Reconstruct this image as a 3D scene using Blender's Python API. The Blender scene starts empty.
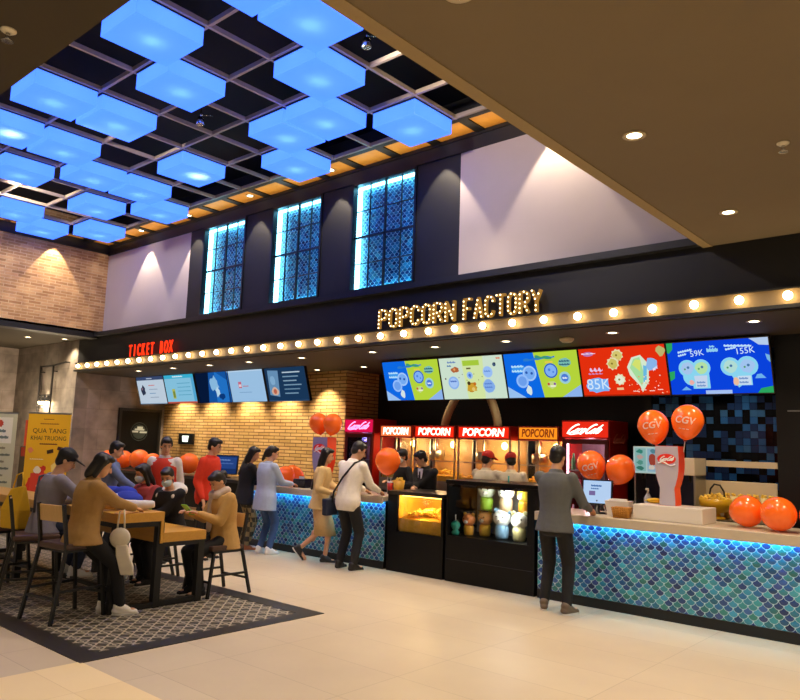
import bpy, bmesh, math, random
from mathutils import Vector, Matrix, Euler
random.seed(7)
PI = math.pi
SC = bpy.context.scene
COL = SC.collection
def V(*a): return Vector(a)
def rad(a): return math.radians(a)
ORD = ['first','second','third','fourth','fifth','sixth','seventh','eighth','ninth','tenth','eleventh','twelfth','thirteenth','fourteenth','fifteenth','sixteenth','seventeenth','eighteenth','nineteenth','twentieth']
def ordinal(n):
    if n < 20: return ORD[n]
    t = ['twenty','thirty','forty'][(n+1)//10-2]
    if (n+1) % 10 == 0: return {'twenty':'twentieth','thirty':'thirtieth','forty':'fortieth'}[t]
    return t + '-' + ORD[(n+1) % 10 - 1]

# ---------------------------------------------------------------- materials
def lin(h):
    h = h.lstrip('#')
    o = []
    for i in (0, 2, 4):
        c = int(h[i:i+2], 16)/255
        o.append(c/12.92 if c <= .04045 else ((c+.055)/1.055)**2.4)
    return (*o, 1)
MATS = {}
def mat(name, hexc, rough=.5, metal=0, emit=None, es=0, noise=.0, nscale=20, spec=.5, coat=0, trans=0, alpha=1, bump=0):
    if name in MATS: return MATS[name]
    m = bpy.data.materials.new(name); m.use_nodes = True
    nt = m.node_tree; b = nt.nodes['Principled BSDF']
    c = lin(hexc)
    b.inputs['Base Color'].default_value = c
    b.inputs['Roughness'].default_value = rough
    b.inputs['Metallic'].default_value = metal
    b.inputs['Specular IOR Level'].default_value = spec
    b.inputs['Coat Weight'].default_value = coat
    b.inputs['Transmission Weight'].default_value = trans
    b.inputs['Alpha'].default_value = alpha
    if emit:
        b.inputs['Emission Color'].default_value = lin(emit); b.inputs['Emission Strength'].default_value = es
    if noise or bump:
        tc = nt.nodes.new('ShaderNodeTexCoord'); n = nt.nodes.new('ShaderNodeTexNoise')
        n.inputs['Scale'].default_value = nscale; n.inputs['Detail'].default_value = 4
        nt.links.new(tc.outputs['Object'], n.inputs['Vector'])
        if noise:
            mx = nt.nodes.new('ShaderNodeMix'); mx.data_type = 'RGBA'
            mx.inputs[6].default_value = tuple(max(0, x*(1-noise)) for x in c[:3]) + (1,)
            mx.inputs[7].default_value = tuple(min(1, x*(1+noise)) for x in c[:3]) + (1,)
            nt.links.new(n.outputs['Fac'], mx.inputs[0]); nt.links.new(mx.outputs[2], b.inputs['Base Color'])
        if bump:
            bp = nt.nodes.new('ShaderNodeBump'); bp.inputs['Strength'].default_value = bump; bp.inputs['Distance'].default_value = .01
            nt.links.new(n.outputs['Fac'], bp.inputs['Height']); nt.links.new(bp.outputs['Normal'], b.inputs['Normal'])
    MATS[name] = m
    return m
def emis(hexc, s=1.0):
    k = 'glow_%s_%.2f' % (hexc, s)
    if k in MATS: return MATS[k]
    m = bpy.data.materials.new(k); m.use_nodes = True
    nt = m.node_tree; nt.nodes.remove(nt.nodes['Principled BSDF'])
    e = nt.nodes.new('ShaderNodeEmission'); e.inputs[0].default_value = lin(hexc); e.inputs[1].default_value = s
    nt.links.new(e.outputs[0], nt.nodes['Material Output'].inputs[0])
    MATS[k] = m
    return m
def glass(name, hexc='FFFFFF', a=.12, rough=.03):
    if name in MATS: return MATS[name]
    m = bpy.data.materials.new(name); m.use_nodes = True
    nt = m.node_tree; nt.nodes.remove(nt.nodes['Principled BSDF'])
    t = nt.nodes.new('ShaderNodeBsdfTransparent'); g = nt.nodes.new('ShaderNodeBsdfGlossy'); mx = nt.nodes.new('ShaderNodeMixShader')
    fr = nt.nodes.new('ShaderNodeFresnel'); fr.inputs[0].default_value = 1.45
    t.inputs[0].default_value = lin(hexc); g.inputs['Roughness'].default_value = rough
    nt.links.new(fr.outputs[0], mx.inputs[0]); nt.links.new(t.outputs[0], mx.inputs[1]); nt.links.new(g.outputs[0], mx.inputs[2])
    nt.links.new(mx.outputs[0], nt.nodes['Material Output'].inputs[0])
    MATS[name] = m
    return m
def brick(name, c1, c2, mortar, bw, bh, ax, msize=.008, rough=.85, bump=.6, var=.5):
    """ax: which world axis runs along the wall ('x' or 'y'); courses along z."""
    if name in MATS: return MATS[name]
    m = bpy.data.materials.new(name); m.use_nodes = True
    nt = m.node_tree; b = nt.nodes['Principled BSDF']; N = nt.nodes.new; L = nt.links.new
    tc = N('ShaderNodeTexCoord'); sp = N('ShaderNodeSeparateXYZ'); cb = N('ShaderNodeCombineXYZ')
    L(tc.outputs['Object'], sp.inputs[0]); L(sp.outputs[0 if ax == 'x' else 1], cb.inputs[0])
    L(sp.outputs[1 if ax == 'floor' else 2], cb.inputs[1])
    if ax == 'floor': L(sp.outputs[0], cb.inputs[0])
    br = N('ShaderNodeTexBrick'); L(cb.outputs[0], br.inputs[0])
    br.inputs['Color1'].default_value = lin(c1); br.inputs['Color2'].default_value = lin(c2); br.inputs['Mortar'].default_value = lin(mortar)
    br.inputs['Scale'].default_value = 1; br.inputs['Mortar Size'].default_value = msize; br.inputs['Brick Width'].default_value = bw; br.inputs['Row Height'].default_value = bh
    br.inputs['Mortar Smooth'].default_value = .2
    if ax == 'floor': br.offset = 0
    n = N('ShaderNodeTexNoise'); n.inputs['Scale'].default_value = 3.2 if ax != 'floor' else 1.3; n.inputs['Detail'].default_value = 6
    L(tc.outputs['Object'], n.inputs['Vector'])
    mx = N('ShaderNodeMix'); mx.data_type = 'RGBA'; mx.blend_type = 'OVERLAY'; mx.inputs[0].default_value = var
    L(br.outputs['Color'], mx.inputs[6]); L(n.outputs['Fac'], mx.inputs[7]); L(mx.outputs[2], b.inputs['Base Color'])
    b.inputs['Roughness'].default_value = rough
    if bump:
        bp = N('ShaderNodeBump'); bp.inputs['Strength'].default_value = bump; bp.inputs['Distance'].default_value = .012; bp.invert = True
        ad = N('ShaderNodeMath'); ad.operation = 'MULTIPLY_ADD'; ad.inputs[1].default_value = -.3
        L(n.outputs['Fac'], ad.inputs[0]); L(br.outputs['Fac'], ad.inputs[2])
        L(ad.outputs[0], bp.inputs['Height']); L(bp.outputs['Normal'], b.inputs['Normal'])
    MATS[name] = m
    return m
def scale_mat(name, glow_rough=.22, dark=1.0):
    if name in MATS: return MATS[name]
    m = bpy.data.materials.new(name); m.use_nodes = True
    nt = m.node_tree; b = nt.nodes['Principled BSDF']
    a = nt.nodes.new('ShaderNodeAttribute'); a.attribute_name = 'tile_colour'
    nt.links.new(a.outputs['Color'], b.inputs['Base Color'])
    b.inputs['Roughness'].default_value = glow_rough; b.inputs['Coat Weight'].default_value = .4
    MATS[name] = m
    return m
def wood(name, c1, c2, rough=.4, sc=(1, 12, 12)):
    if name in MATS: return MATS[name]
    m = bpy.data.materials.new(name); m.use_nodes = True
    nt = m.node_tree; b = nt.nodes['Principled BSDF']; N = nt.nodes.new; L = nt.links.new
    tc = N('ShaderNodeTexCoord'); mp = N('ShaderNodeMapping'); mp.inputs['Scale'].default_value = sc
    n = N('ShaderNodeTexNoise'); n.inputs['Scale'].default_value = 3; n.inputs['Detail'].default_value = 5; n.inputs['Distortion'].default_value = .6
    L(tc.outputs['Object'], mp.inputs[0]); L(mp.outputs[0], n.inputs['Vector'])
    mx = N('ShaderNodeMix'); mx.data_type = 'RGBA'; mx.inputs[6].default_value = lin(c1); mx.inputs[7].default_value = lin(c2)
    L(n.outputs['Fac'], mx.inputs[0]); L(mx.outputs[2], b.inputs['Base Color']); b.inputs['Roughness'].default_value = rough
    MATS[name] = m
    return m

# ---------------------------------------------------------------- mesh builder
class MB:
    def __init__(s): s.v = []; s.f = []; s.m = []; s.sm = []
    def add(s, vs, fs, mi=0, smooth=False):
        o = len(s.v); s.v += [tuple(x) for x in vs]
        for f in fs: s.f.append(tuple(i+o for i in f)); s.m.append(mi); s.sm.append(smooth)
        return s
    def box(s, x0, x1, y0, y1, z0, z1, mi=0):
        vs = [(x0,y0,z0),(x1,y0,z0),(x1,y1,z0),(x0,y1,z0),(x0,y0,z1),(x1,y0,z1),(x1,y1,z1),(x0,y1,z1)]
        return s.add(vs, [(3,2,1,0),(4,5,6,7),(0,1,5,4),(1,2,6,5),(2,3,7,6),(3,0,4,7)], mi)
    def obox(s, M, sx, sy, sz, mi=0):
        vs = [M @ V(a*sx/2, b*sy/2, c*sz/2) for c in (-1,1) for a,b in ((-1,-1),(1,-1),(1,1),(-1,1))]
        return s.add(vs, [(3,2,1,0),(4,5,6,7),(0,1,5,4),(1,2,6,5),(2,3,7,6),(3,0,4,7)], mi)
    def bar(s, p0, p1, w, d=None, mi=0, up=(0,0,1)):
        d = d or w; p0, p1 = Vector(p0), Vector(p1); z = (p1-p0); l = z.length; z.normalize()
        u = Vector(up)
        if abs(z.dot(u)) > .99: u = V(0,1,0)
        x = u.cross(z).normalized(); y = z.cross(x)
        M = Matrix((x,y,z)).transposed().to_4x4(); M.translation = (p0+p1)/2
        return s.obox(M, w, d, l, mi)
    def rings(s, R, mi=0, caps=True, smooth=True, closed=False):
        n = len(R[0]); vs = [p for r in R for p in r]; fs = []
        m = len(R)
        for i in range(m if closed else m-1):
            a, b = i*n, ((i+1) % m)*n
            for j in range(n):
                k = (j+1) % n; fs.append((a+j, a+k, b+k, b+j))
        s.add(vs, fs, mi, smooth)
        if caps and not closed:
            s.add(R[0], [tuple(range(n-1,-1,-1))], mi); s.add(R[-1], [tuple(range(n))], mi)
        return s
    def cyl(s, p0, p1, r0, r1=None, n=16, mi=0, caps=True, smooth=True):
        r1 = r0 if r1 is None else r1
        p0, p1 = Vector(p0), Vector(p1); z = (p1-p0).normalized(); x = z.orthogonal().normalized(); y = z.cross(x)
        R = [[c + (x*math.cos(2*PI*k/n) + y*math.sin(2*PI*k/n))*r for k in range(n)] for c, r in ((p0,r0),(p1,r1))]
        return s.rings(R, mi, caps, smooth)
    def tube(s, path, r, n=8, mi=0, caps=True, closed=False):
        P = [Vector(p) for p in path]; m = len(P); R = []; px = None
        for i in range(m):
            if closed: t = P[(i+1) % m] - P[i-1]
            else: t = P[min(i+1,m-1)] - P[max(i-1,0)]
            t.normalize()
            x = t.orthogonal().normalized() if px is None else (px - t*px.dot(t)).normalized()
            px = x; y = t.cross(x); rr = r[i] if isinstance(r, (list,tuple)) else r
            R.append([P[i] + (x*math.cos(2*PI*k/n) + y*math.sin(2*PI*k/n))*rr for k in range(n)])
        return s.rings(R, mi, caps, True, closed)
    def lathe(s, prof, c=(0,0,0), n=24, mi=0, caps=True, smooth=True, sx=1, sy=1):
        c = Vector(c)
        R = [[c + V(math.cos(2*PI*k/n)*r*sx, math.sin(2*PI*k/n)*r*sy, z) for k in range(n)] for r, z in prof]
        return s.rings(R, mi, caps, smooth)
    def ell(s, c, r, M=None, n=16, mi=0):
        c = Vector(c); r = (r,r,r) if isinstance(r, (int,float)) else r; h = n//2; R = []
        for i in range(1, h):
            a = PI*i/h
            ring = []
            for k in range(n):
                b = 2*PI*k/n
                p = V(math.sin(a)*math.cos(b)*r[0], math.sin(a)*math.sin(b)*r[1], -math.cos(a)*r[2])
                ring.append(c + (M @ p if M else p))
            R.append(ring)
        s.rings(R, mi, False, True)
        o = len(s.v)
        b, t = V(0,0,-r[2]), V(0,0,r[2])
        b = c + (M @ b if M else b); t = c + (M @ t if M else t)
        s.add([b] + R[0], [(0, (k+1) % n + 1, k+1) for k in range(n)], mi, True)
        s.add([t] + R[-1], [(0, k+1, (k+1) % n + 1) for k in range(n)], mi, True)
        return s
    def cap(s, p0, p1, r0, r1, fx=1., xdir=None, n=12, mi=0):
        """tapered capsule; fx squashes the section perpendicular to xdir"""
        p0, p1 = Vector(p0), Vector(p1); z = p1-p0; l = z.length
        if l < 1e-6: return s.ell(p0, r0, n=n, mi=mi)
        z.normalize()
        x = Vector(xdir) if xdir is not None else z.orthogonal()
        x = (x - z*x.dot(z)).normalized(); y = z.cross(x); R = []
        seq = [(p0 - z*r0*math.cos(a), r0*math.sin(a)) for a in (.25, .6, 1., PI/2)] + [(p1 + z*r1*math.cos(a), r1*math.sin(a)) for a in (PI/2, 1., .6, .25)]
        for c, r in seq: R.append([c + x*math.cos(2*PI*k/n)*r + y*math.sin(2*PI*k/n)*r*fx for k in range(n)])
        return s.rings(R, mi, True, True)
    def prism(s, poly, f, d, mi=0):
        """poly: 2D points ccw; f maps (u,v,w) to 3D; extruded from w=0 to w=d"""
        n = len(poly)
        vs = [f(u,v,0) for u,v in poly] + [f(u,v,d) for u,v in poly]
        return s.add(vs, [tuple(range(n-1,-1,-1)), tuple(range(n,2*n))] + [(i,(i+1)%n,(i+1)%n+n,i+n) for i in range(n)], mi)
    def build(s, name, mats, parent=None, bevel=0, loc=None, rot=None, fix=True):
        me = bpy.data.meshes.new(name); me.from_pydata(s.v, [], s.f)
        for p, mi, sm in zip(me.polygons, s.m, s.sm): p.material_index = mi; p.use_smooth = sm
        for m in (mats if isinstance(mats, (list,tuple)) else [mats]): me.materials.append(m)
        if fix:
            bm = bmesh.new(); bm.from_mesh(me); bmesh.ops.remove_doubles(bm, verts=bm.verts, dist=1e-5)
            bmesh.ops.recalc_face_normals(bm, faces=bm.faces); bm.to_mesh(me); bm.free()
        return link(name, me, parent, bevel, loc, rot)
def link(name, me, parent=None, bevel=0, loc=None, rot=None):
    o = bpy.data.objects.new(name, me); COL.objects.link(o)
    if parent: o.parent = parent
    if loc: o.location = loc
    if rot: o.rotation_euler = rot
    if bevel:
        b = o.modifiers.new('bevel', 'BEVEL'); b.width = bevel; b.segments = 2; b.limit_method = 'ANGLE'; b.angle_limit = rad(40)
    return o
def tag(o, label, cat, group=None, kind=None):
    o['label'] = label; o['category'] = cat
    if group: o['group'] = group
    if kind: o['kind'] = kind
    return o
def thing(name, label, cat, loc=(0,0,0), rz=0, group=None):
    o = bpy.data.objects.new(name, None); COL.objects.link(o); o.empty_display_size = .1
    o.location = loc; o.rotation_euler = (0,0,rad(rz))
    return tag(o, label, cat, group)
KIDS = {}
def copy_tree(o, parent=None):
    c = o.copy(); COL.objects.link(c)
    if parent: c.parent = parent
    for ch in list(o.children): copy_tree(ch, c)
    return c
def dup(o, label, loc, rz=0, group=None):
    c = copy_tree(o); c.location = loc; c.rotation_euler = (0,0,rad(rz)); c['label'] = label
    if group: c['group'] = group
    return c
def struct(o): o['kind'] = 'structure'; return o
def sbox(name, m, *b, bevel=0, parent=None):
    o = MB().box(*b).build(name, m, parent, bevel)
    return struct(o) if not parent else o
def text_mesh(t, size, depth=.004, shear=0, xs=1.0, align='CENTER', bold=0):
    cu = bpy.data.curves.new('t', 'FONT'); cu.body = t; cu.size = size; cu.extrude = depth/2; cu.shear = shear
    cu.align_x = align; cu.align_y = 'CENTER'; cu.offset = bold; cu.resolution_u = 3
    o = bpy.data.objects.new('t', cu); COL.objects.link(o); bpy.context.view_layer.update()
    me = bpy.data.meshes.new_from_object(o.evaluated_get(bpy.context.evaluated_depsgraph_get()))
    bpy.data.objects.remove(o); bpy.data.curves.remove(cu)
    if xs != 1:
        for v in me.vertices: v.co.x *= xs
    return me
def text(name, t, m, parent, loc, rot=(PI/2,0,0), **k):
    me = text_mesh(t, **k); me.materials.clear(); me.materials.append(m)
    return link(name, me, parent, 0, loc, rot)
def remesh(mb, voxel, it, name, m, parent):
    me = bpy.data.meshes.new('tmp'); me.from_pydata(mb.v, [], mb.f)
    bm = bmesh.new(); bm.from_mesh(me); bmesh.ops.remove_doubles(bm, verts=bm.verts, dist=1e-6); bmesh.ops.recalc_face_normals(bm, faces=bm.faces); bm.to_mesh(me); bm.free()
    o = bpy.data.objects.new('tmp', me); COL.objects.link(o)
    r = o.modifiers.new('r', 'REMESH'); r.mode = 'VOXEL'; r.voxel_size = voxel; r.use_smooth_shade = True
    if it:
        q = o.modifiers.new('s', 'SMOOTH'); q.factor = .5; q.iterations = it
    bpy.context.view_layer.update()
    res = bpy.data.meshes.new_from_object(o.evaluated_get(bpy.context.evaluated_depsgraph_get()))
    bpy.data.objects.remove(o); bpy.data.meshes.remove(me)
    res.name = name; res.materials.clear(); res.materials.append(m)
    for p in res.polygons: p.use_smooth = True
    return link(name, res, parent)

# ---------------------------------------------------------------- lights
WARM = (1.0, .8, .54)
def spot(x, y, z, power, ang=120, blend=.6, col=WARM, r=.05, tilt=(0,0,0)):
    l = bpy.data.lights.new('spot_light', 'SPOT'); l.energy = power; l.spot_size = rad(ang); l.spot_blend = blend; l.color = col; l.shadow_soft_size = r
    o = bpy.data.objects.new('spot_light', l); COL.objects.link(o); o.location = (x,y,z); o.rotation_euler = tilt
    return o
def point(x, y, z, power, col=WARM, r=.06):
    l = bpy.data.lights.new('point_light', 'POINT'); l.energy = power; l.color = col; l.shadow_soft_size = r
    o = bpy.data.objects.new('point_light', l); COL.objects.link(o); o.location = (x,y,z)
    return o

# ---------------------------------------------------------------- camera, world
def setup():
    SC.view_settings.view_transform = 'Standard'; SC.view_settings.look = 'None'; SC.view_settings.gamma = 1
    SC.view_settings.exposure = EXPOSURE; SC.view_settings.use_curve_mapping = False
    yaw, pitch, roll = .719021, .130386, .0329964
    F = V(-math.sin(yaw)*math.cos(pitch), math.cos(yaw)*math.cos(pitch), math.sin(pitch))
    r0 = V(math.cos(yaw), math.sin(yaw), 0); u0 = r0.cross(F)
    r = r0*math.cos(roll) + u0*math.sin(roll); u = u0*math.cos(roll) - r0*math.sin(roll)
    cd = bpy.data.cameras.new('camera'); cd.sensor_width = 36; cd.lens = 730.65/800*36; cd.clip_end = 200; cd.clip_start = .05
    co = bpy.data.objects.new('camera', cd); COL.objects.link(co)
    M = Matrix((r, u, -F)).transposed().to_4x4(); M.translation = V(0,0,1.65); co.matrix_world = M
    SC.camera = co
    w = bpy.data.worlds.new('world'); SC.world = w; w.use_nodes = True
    bg = w.node_tree.nodes['Background']; bg.inputs[0].default_value = (1,.86,.68,1); bg.inputs[1].default_value = WORLD


EXPOSURE = 0.0
WORLD = .2
P_COUNTER, P_WASH, P_BACK, P_SOFFIT, P_BORDER, P_GRID = 45, 230, 35, 130, 170, 230
P_CUBE, P_PANEL_FILL, P_WALL = 3, 14, 190
LED_E = 40
setup()
# ================================================================ SETTING
black = mat('matt_black_paint', '0B0B0D', .55)
navy = mat('dark_navy_paint', '06080E', .5)
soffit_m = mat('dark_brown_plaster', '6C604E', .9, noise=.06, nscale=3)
tan_m = mat('tan_paint', '8E7C5C', .8)
floor_m = brick('beige_stone_tile', 'C6B69C', 'C1B096', 'A89880', 1.2, .6, 'floor', .003, .48, .04, .16)
cream_m = brick('cream_stone_tile', 'E9D3A6', 'E4CD9E', 'D4BC8C', .8, .8, 'floor', .003, .45, .04, .12)
X0, X1 = -20.6, 6.0
sbox('floor', floor_m, X0, X1, -3.5, 11.2, -.2, 0)
f2 = sbox('floor_cream_bay', cream_m, -5.42, X1, -3.5, 2.74, -.02, .002)
# patterned tile carpet let into the floor
def pattern_mat():
    m = bpy.data.materials.new('encaustic_pattern_tile'); m.use_nodes = True; nt = m.node_tree; N = nt.nodes.new; L = nt.links.new
    b = nt.nodes['Principled BSDF']; tc = N('ShaderNodeTexCoord'); sp = N('ShaderNodeSeparateXYZ'); L(tc.outputs['Object'], sp.inputs[0])
    def mth(op, a, bb=None):
        n = N('ShaderNodeMath'); n.operation = op
        for i, q in enumerate((a, bb)):
            if q is None: continue
            if isinstance(q, (int,float)): n.inputs[i].default_value = q
            else: L(q, n.inputs[i])
        return n.outputs[0]
    def cell(o): return mth('SUBTRACT', mth('FRACT', mth('MULTIPLY', o, 7.5)), .5)
    cx, cy = cell(sp.outputs[0]), cell(sp.outputs[1])
    ax, ay = mth('ABSOLUTE', cx), mth('ABSOLUTE', cy)
    r = mth('SQRT', mth('ADD', mth('MULTIPLY', cx, cx), mth('MULTIPLY', cy, cy)))
    ring = mth('LESS_THAN', mth('ABSOLUTE', mth('SUBTRACT', r, .36)), .055)
    dia = mth('LESS_THAN', mth('ABSOLUTE', mth('SUBTRACT', mth('ADD', ax, ay), .5)), .06)
    star = mth('LESS_THAN', mth('MULTIPLY', ax, ay), .006)
    core = mth('LESS_THAN', r, .28)
    pet = mth('MULTIPLY', star, core)
    tot = mth('MAXIMUM', mth('MAXIMUM', ring, dia), pet)
    mx = N('ShaderNodeMix'); mx.data_type = 'RGBA'; mx.inputs[6].default_value = lin('3A3630'); mx.inputs[7].default_value = lin('A69C8A')
    L(tot, mx.inputs[0]); L(mx.outputs[2], b.inputs['Base Color']); b.inputs['Roughness'].default_value = .45
    return m
sbox('floor_pattern_tile', pattern_mat(), -20.0, -5.56, 2.92, 4.95, -.02, .004)
bm_ = mat('dark_border_tile', '2A2622', .4, noise=.15, nscale=8)
mb = MB(); mb.box(-20, -5.38, 2.72, 2.92, -.02, .006); mb.box(-20, -5.38, 4.95, 5.15, -.02, .006); mb.box(-5.56, -5.38, 2.92, 4.95, -.02, .006)
struct(mb.build('floor_border_tile', bm_))

# upper window wall (front) with lilac panels
dwall = mat('charcoal_wall_paint', '14161C', .6, noise=.1, nscale=4)
mb = MB()
WINS = [(-11.62,-10.37), (-9.61,-8.40), (-7.70,-6.45)]
WZ = (3.93, 5.57)
xs = [-12.08] + [q for w in WINS for q in w] + [-5.67]
for a, b in zip(xs[0::2], xs[1::2]): mb.box(a, b, 7.6, 7.85, 3.8, 5.62)
for a, b in WINS: mb.box(a, b, 7.6, 7.85, 3.8, WZ[0]); mb.box(a, b, 7.6, 7.85, WZ[1], 5.62)
mb.box(-15.5, X1, 7.58, 7.85, 5.6, 6.3)
struct(mb.build('wall_front', dwall))
lil = mat('pale_lilac_plaster', 'B9B0B4', .85, noise=.05, nscale=2.5)
mb = MB(); mb.box(-15.3, -12.08, 7.6, 7.85, 3.8, 5.6); struct(mb.build('wall_front_panel_left', lil))
mb = MB(); mb.box(-5.67, X1, 7.6, 7.85, 3.8, 5.6); struct(mb.build('wall_front_panel_right', lil))
# left brick wall above the low soffit
bk1 = brick('rustic_tan_brick', 'CCA272', 'A47A50', 'CDAE84', .25, .062, 'y', .008, .9, .8, .7)
sbox('wall_left', bk1, -15.6, -15.3, 1.4, 7.85, 3.84, 6.3)
sbox('trim_1', black, -15.62, -15.27, 1.4, 7.85, 3.74, 3.85)
sbox('trim_2', black, -15.32, -15.24, 1.4, 7.6, 5.62, 5.82)
# dropped soffits
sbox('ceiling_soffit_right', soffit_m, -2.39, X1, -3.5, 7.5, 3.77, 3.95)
sbox('ceiling_soffit_near', mat('shaded_soffit_brown', '3C3428', .9, noise=.06, nscale=3), -15.5, -2.39, -3.5, 1.6, 3.77, 3.95)  # darker copy of the soffit brown, shade put into the colour
sbox('ceiling_soffit_left', mat('shaded_soffit_brown', '3C3428'), X0, -15.3, -3.5, 7.5, 3.77, 3.9)
sbox('trim_3', tan_m, -2.485, -2.39, 1.6, 7.5, 3.762, 3.95); sbox('wall_recess_right', tan_m, -2.39, -2.33, 1.6, 7.58, 3.95, 6.3)
sbox('trim_4', mat('dark_recess_paint', '1A1714', .8), -15.5, -2.39, 1.54, 1.6, 3.78, 6.3)
# black void above the open grid
sbox('ceiling', mat('void_black', '030304', .9), -15.6, -2.3, 1.5, 7.9, 6.3, 6.4)
grid_m = mat('grey_brown_metal', 'A4968A', .5, noise=.1)
GX = lambda k: -5.33 - .735*k
GY = lambda m: 3.84 + .79*m
mb = MB()
for m in range(-2, 5): mb.box(-14.9, -2.39, GY(m)-.018, GY(m)+.018, 5.77, 5.82)
for k in range(-3, 13): mb.box(GX(k)-.018, GX(k)+.018, 1.6, 7.02, 5.765, 5.815)
struct(mb.build('ceiling_grid', grid_m))
orange_m = wood('amber_ceiling_panel', 'C98A2C','E2A948', .5, (3,3,3))
mb = MB()
for k in range(-3, 14):
    mb.box(GX(k+1)+.07, GX(k)-.07, 7.12, 7.56, 5.83, 5.86)
for m in range(-2, 5):
    mb.box(-15.24, -14.97, GY(m)+.06, GY(m+1)-.06 if m < 4 else 7.05, 5.83, 5.86)
struct(mb.build('ceiling_border_panels', orange_m))
mb = MB(); mb.box(-15.3, -2.39, 7.0, 7.12, 5.78, 6.0); mb.box(-15.3, -2.39, 7.56, 7.6, 5.78, 6.0); mb.box(-14.97, -14.87, 1.6, 7.0, 5.78, 6.0)
for k in range(-3, 14): mb.box(GX(k)-.07, GX(k)+.07, 7.1, 7.58, 5.81, 6.0)
struct(mb.build('trim_5', black))

# fascia over the counters
mb = MB(); mb.box(-16.13, X1, 7.5, 7.6, 3.07, 3.84); struct(mb.build('wall_fascia', navy))
mb = MB(); mb.box(-15.3, X1, 7.4, 7.6, 3.78, 3.86); struct(mb.build('trim_6', mat('ledge_paint', '14171F', .5)))
strip = mat('warm_strip_board', '8A7656', .6)
sbox('trim_7', strip, -16.13, X1, 7.46, 7.5, 3.085, 3.235)
mb = MB(); mb.box(-16.13, X1, 7.42, 7.5, 3.05, 3.085); mb.box(-16.13, X1, 7.43, 7.5, 3.235, 3.25); struct(mb.build('trim_8', navy))
under = mat('counter_soffit_paint', '3E372C', .8)
sbox('ceiling_counter', under, -16.13, X1, 7.5, 11.0, 3.04, 3.07)
# ticket alcove and back walls
conc = brick('concrete_block_tile', '8E8378', '7C7269', '746A60', .9, .45, 'x', .004, .8, .1, .8)
concy = brick('concrete_block_tile_side', '9A8D84', '867A74', '7A6F68', .9, .45, 'y', .004, .8, .1, .8)
sbox('wall_entrance', conc, X0, -16.13, 7.5, 7.8, 0, 3.77)
sbox('wall_far_left', concy, -20.6, -19.4, -3.5, 7.5, 0, 3.77)
sbox('wall_alcove', concy, -16.33, -16.13, 7.8, 9.95, 0, 3.07)
bk2 = brick('yellow_ledge_brick', 'DDB678', 'C29A58', '6A4C28', .34, .068, 'x', .009, .85, .8, .4)
bk2y = brick('yellow_ledge_brick_return', 'DDB678', 'C29A58', '6A4C28', .34, .068, 'y', .009, .85, .8, .4)
sbox('wall_back_brick', bk2, -16.13, -9.85, 9.75, 9.95, 0, 3.05)
sbox('wall_back_return', bk2y, -10.05, -9.85, 9.95, 10.7, 0, 3.05)
sbox('wall_back', mat('black_back_wall', '09090B', .4), -9.9, -4.1, 10.65, 10.85, 0, 3.05)
sbox('wall_back_niche', mat('black_side_wall', '070708', .45), -4.15, -4.02, 9.98, 10.7, 0, 3.05)
# right-hand black partition beside the drinks opening
sbox('wall_partition', mat('black_partition', '08080A', .35), -2.22, X1, 9.0, 9.3, 0, 3.05)
sbox('trim_9', mat('steel_edge', 'A8A8A8', .3, 1), -2.1, X1, 8.985, 9.0, 2.17, 2.185)
sbox('baseboard_left', black, X0, -16.13, 7.48, 7.5, 0, .1)
# door in the alcove side wall
d = bpy.data.objects.new('door_1', None); COL.objects.link(d); d['kind'] = 'structure'; d['label'] = 'black door with a round pale emblem in the alcove wall'
MB().box(-16.13, -16.06, 8.62, 9.58, .01, 2.26).build('door_leaf', mat('door_black', '050506', .5, spec=.2), d, .005)
mb = MB(); mb.box(-16.13, -16.05, 8.56, 8.62, 0, 2.32); mb.box(-16.13, -16.05, 9.58, 9.64, 0, 2.32); mb.box(-16.13, -16.05, 8.62, 9.58, 2.26, 2.32); mb.build('door_frame', black, d)
mb = MB(); em = mat('emblem_grey', '5F7274', .5)
mb.tube([(-16.055, 9.08+.21*math.cos(a*PI/12), 1.78+.21*math.sin(a*PI/12)) for a in range(24)], .008, 6, closed=True)
mb.cyl((-16.06,9.08,1.78), (-16.05,9.08,1.78), .17, n=24)
mb.build('door_emblem', mat('emblem_teal_grey', '23302F', .5), d)
mb = MB()
for y0, y1, z0, z1 in ((8.96,9.2,1.81,1.85), (8.9,9.05,1.76,1.8), (9.09,9.27,1.75,1.79), (9.02,9.16,1.85,1.9)): mb.box(-16.05, -16.044, y0, y1, z0, z1)
mb.build('door_emblem_mark', mat('emblem_mark', 'B8C4C0', .5), d)
MB().tube([(-16.06,8.7,1.0),(-16.0,8.7,1.0),(-16.0,8.7,1.25),(-16.06,8.7,1.25)], .012, 8).build('door_handle', mat('steel_edge','A8A8A8'), d)

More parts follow.
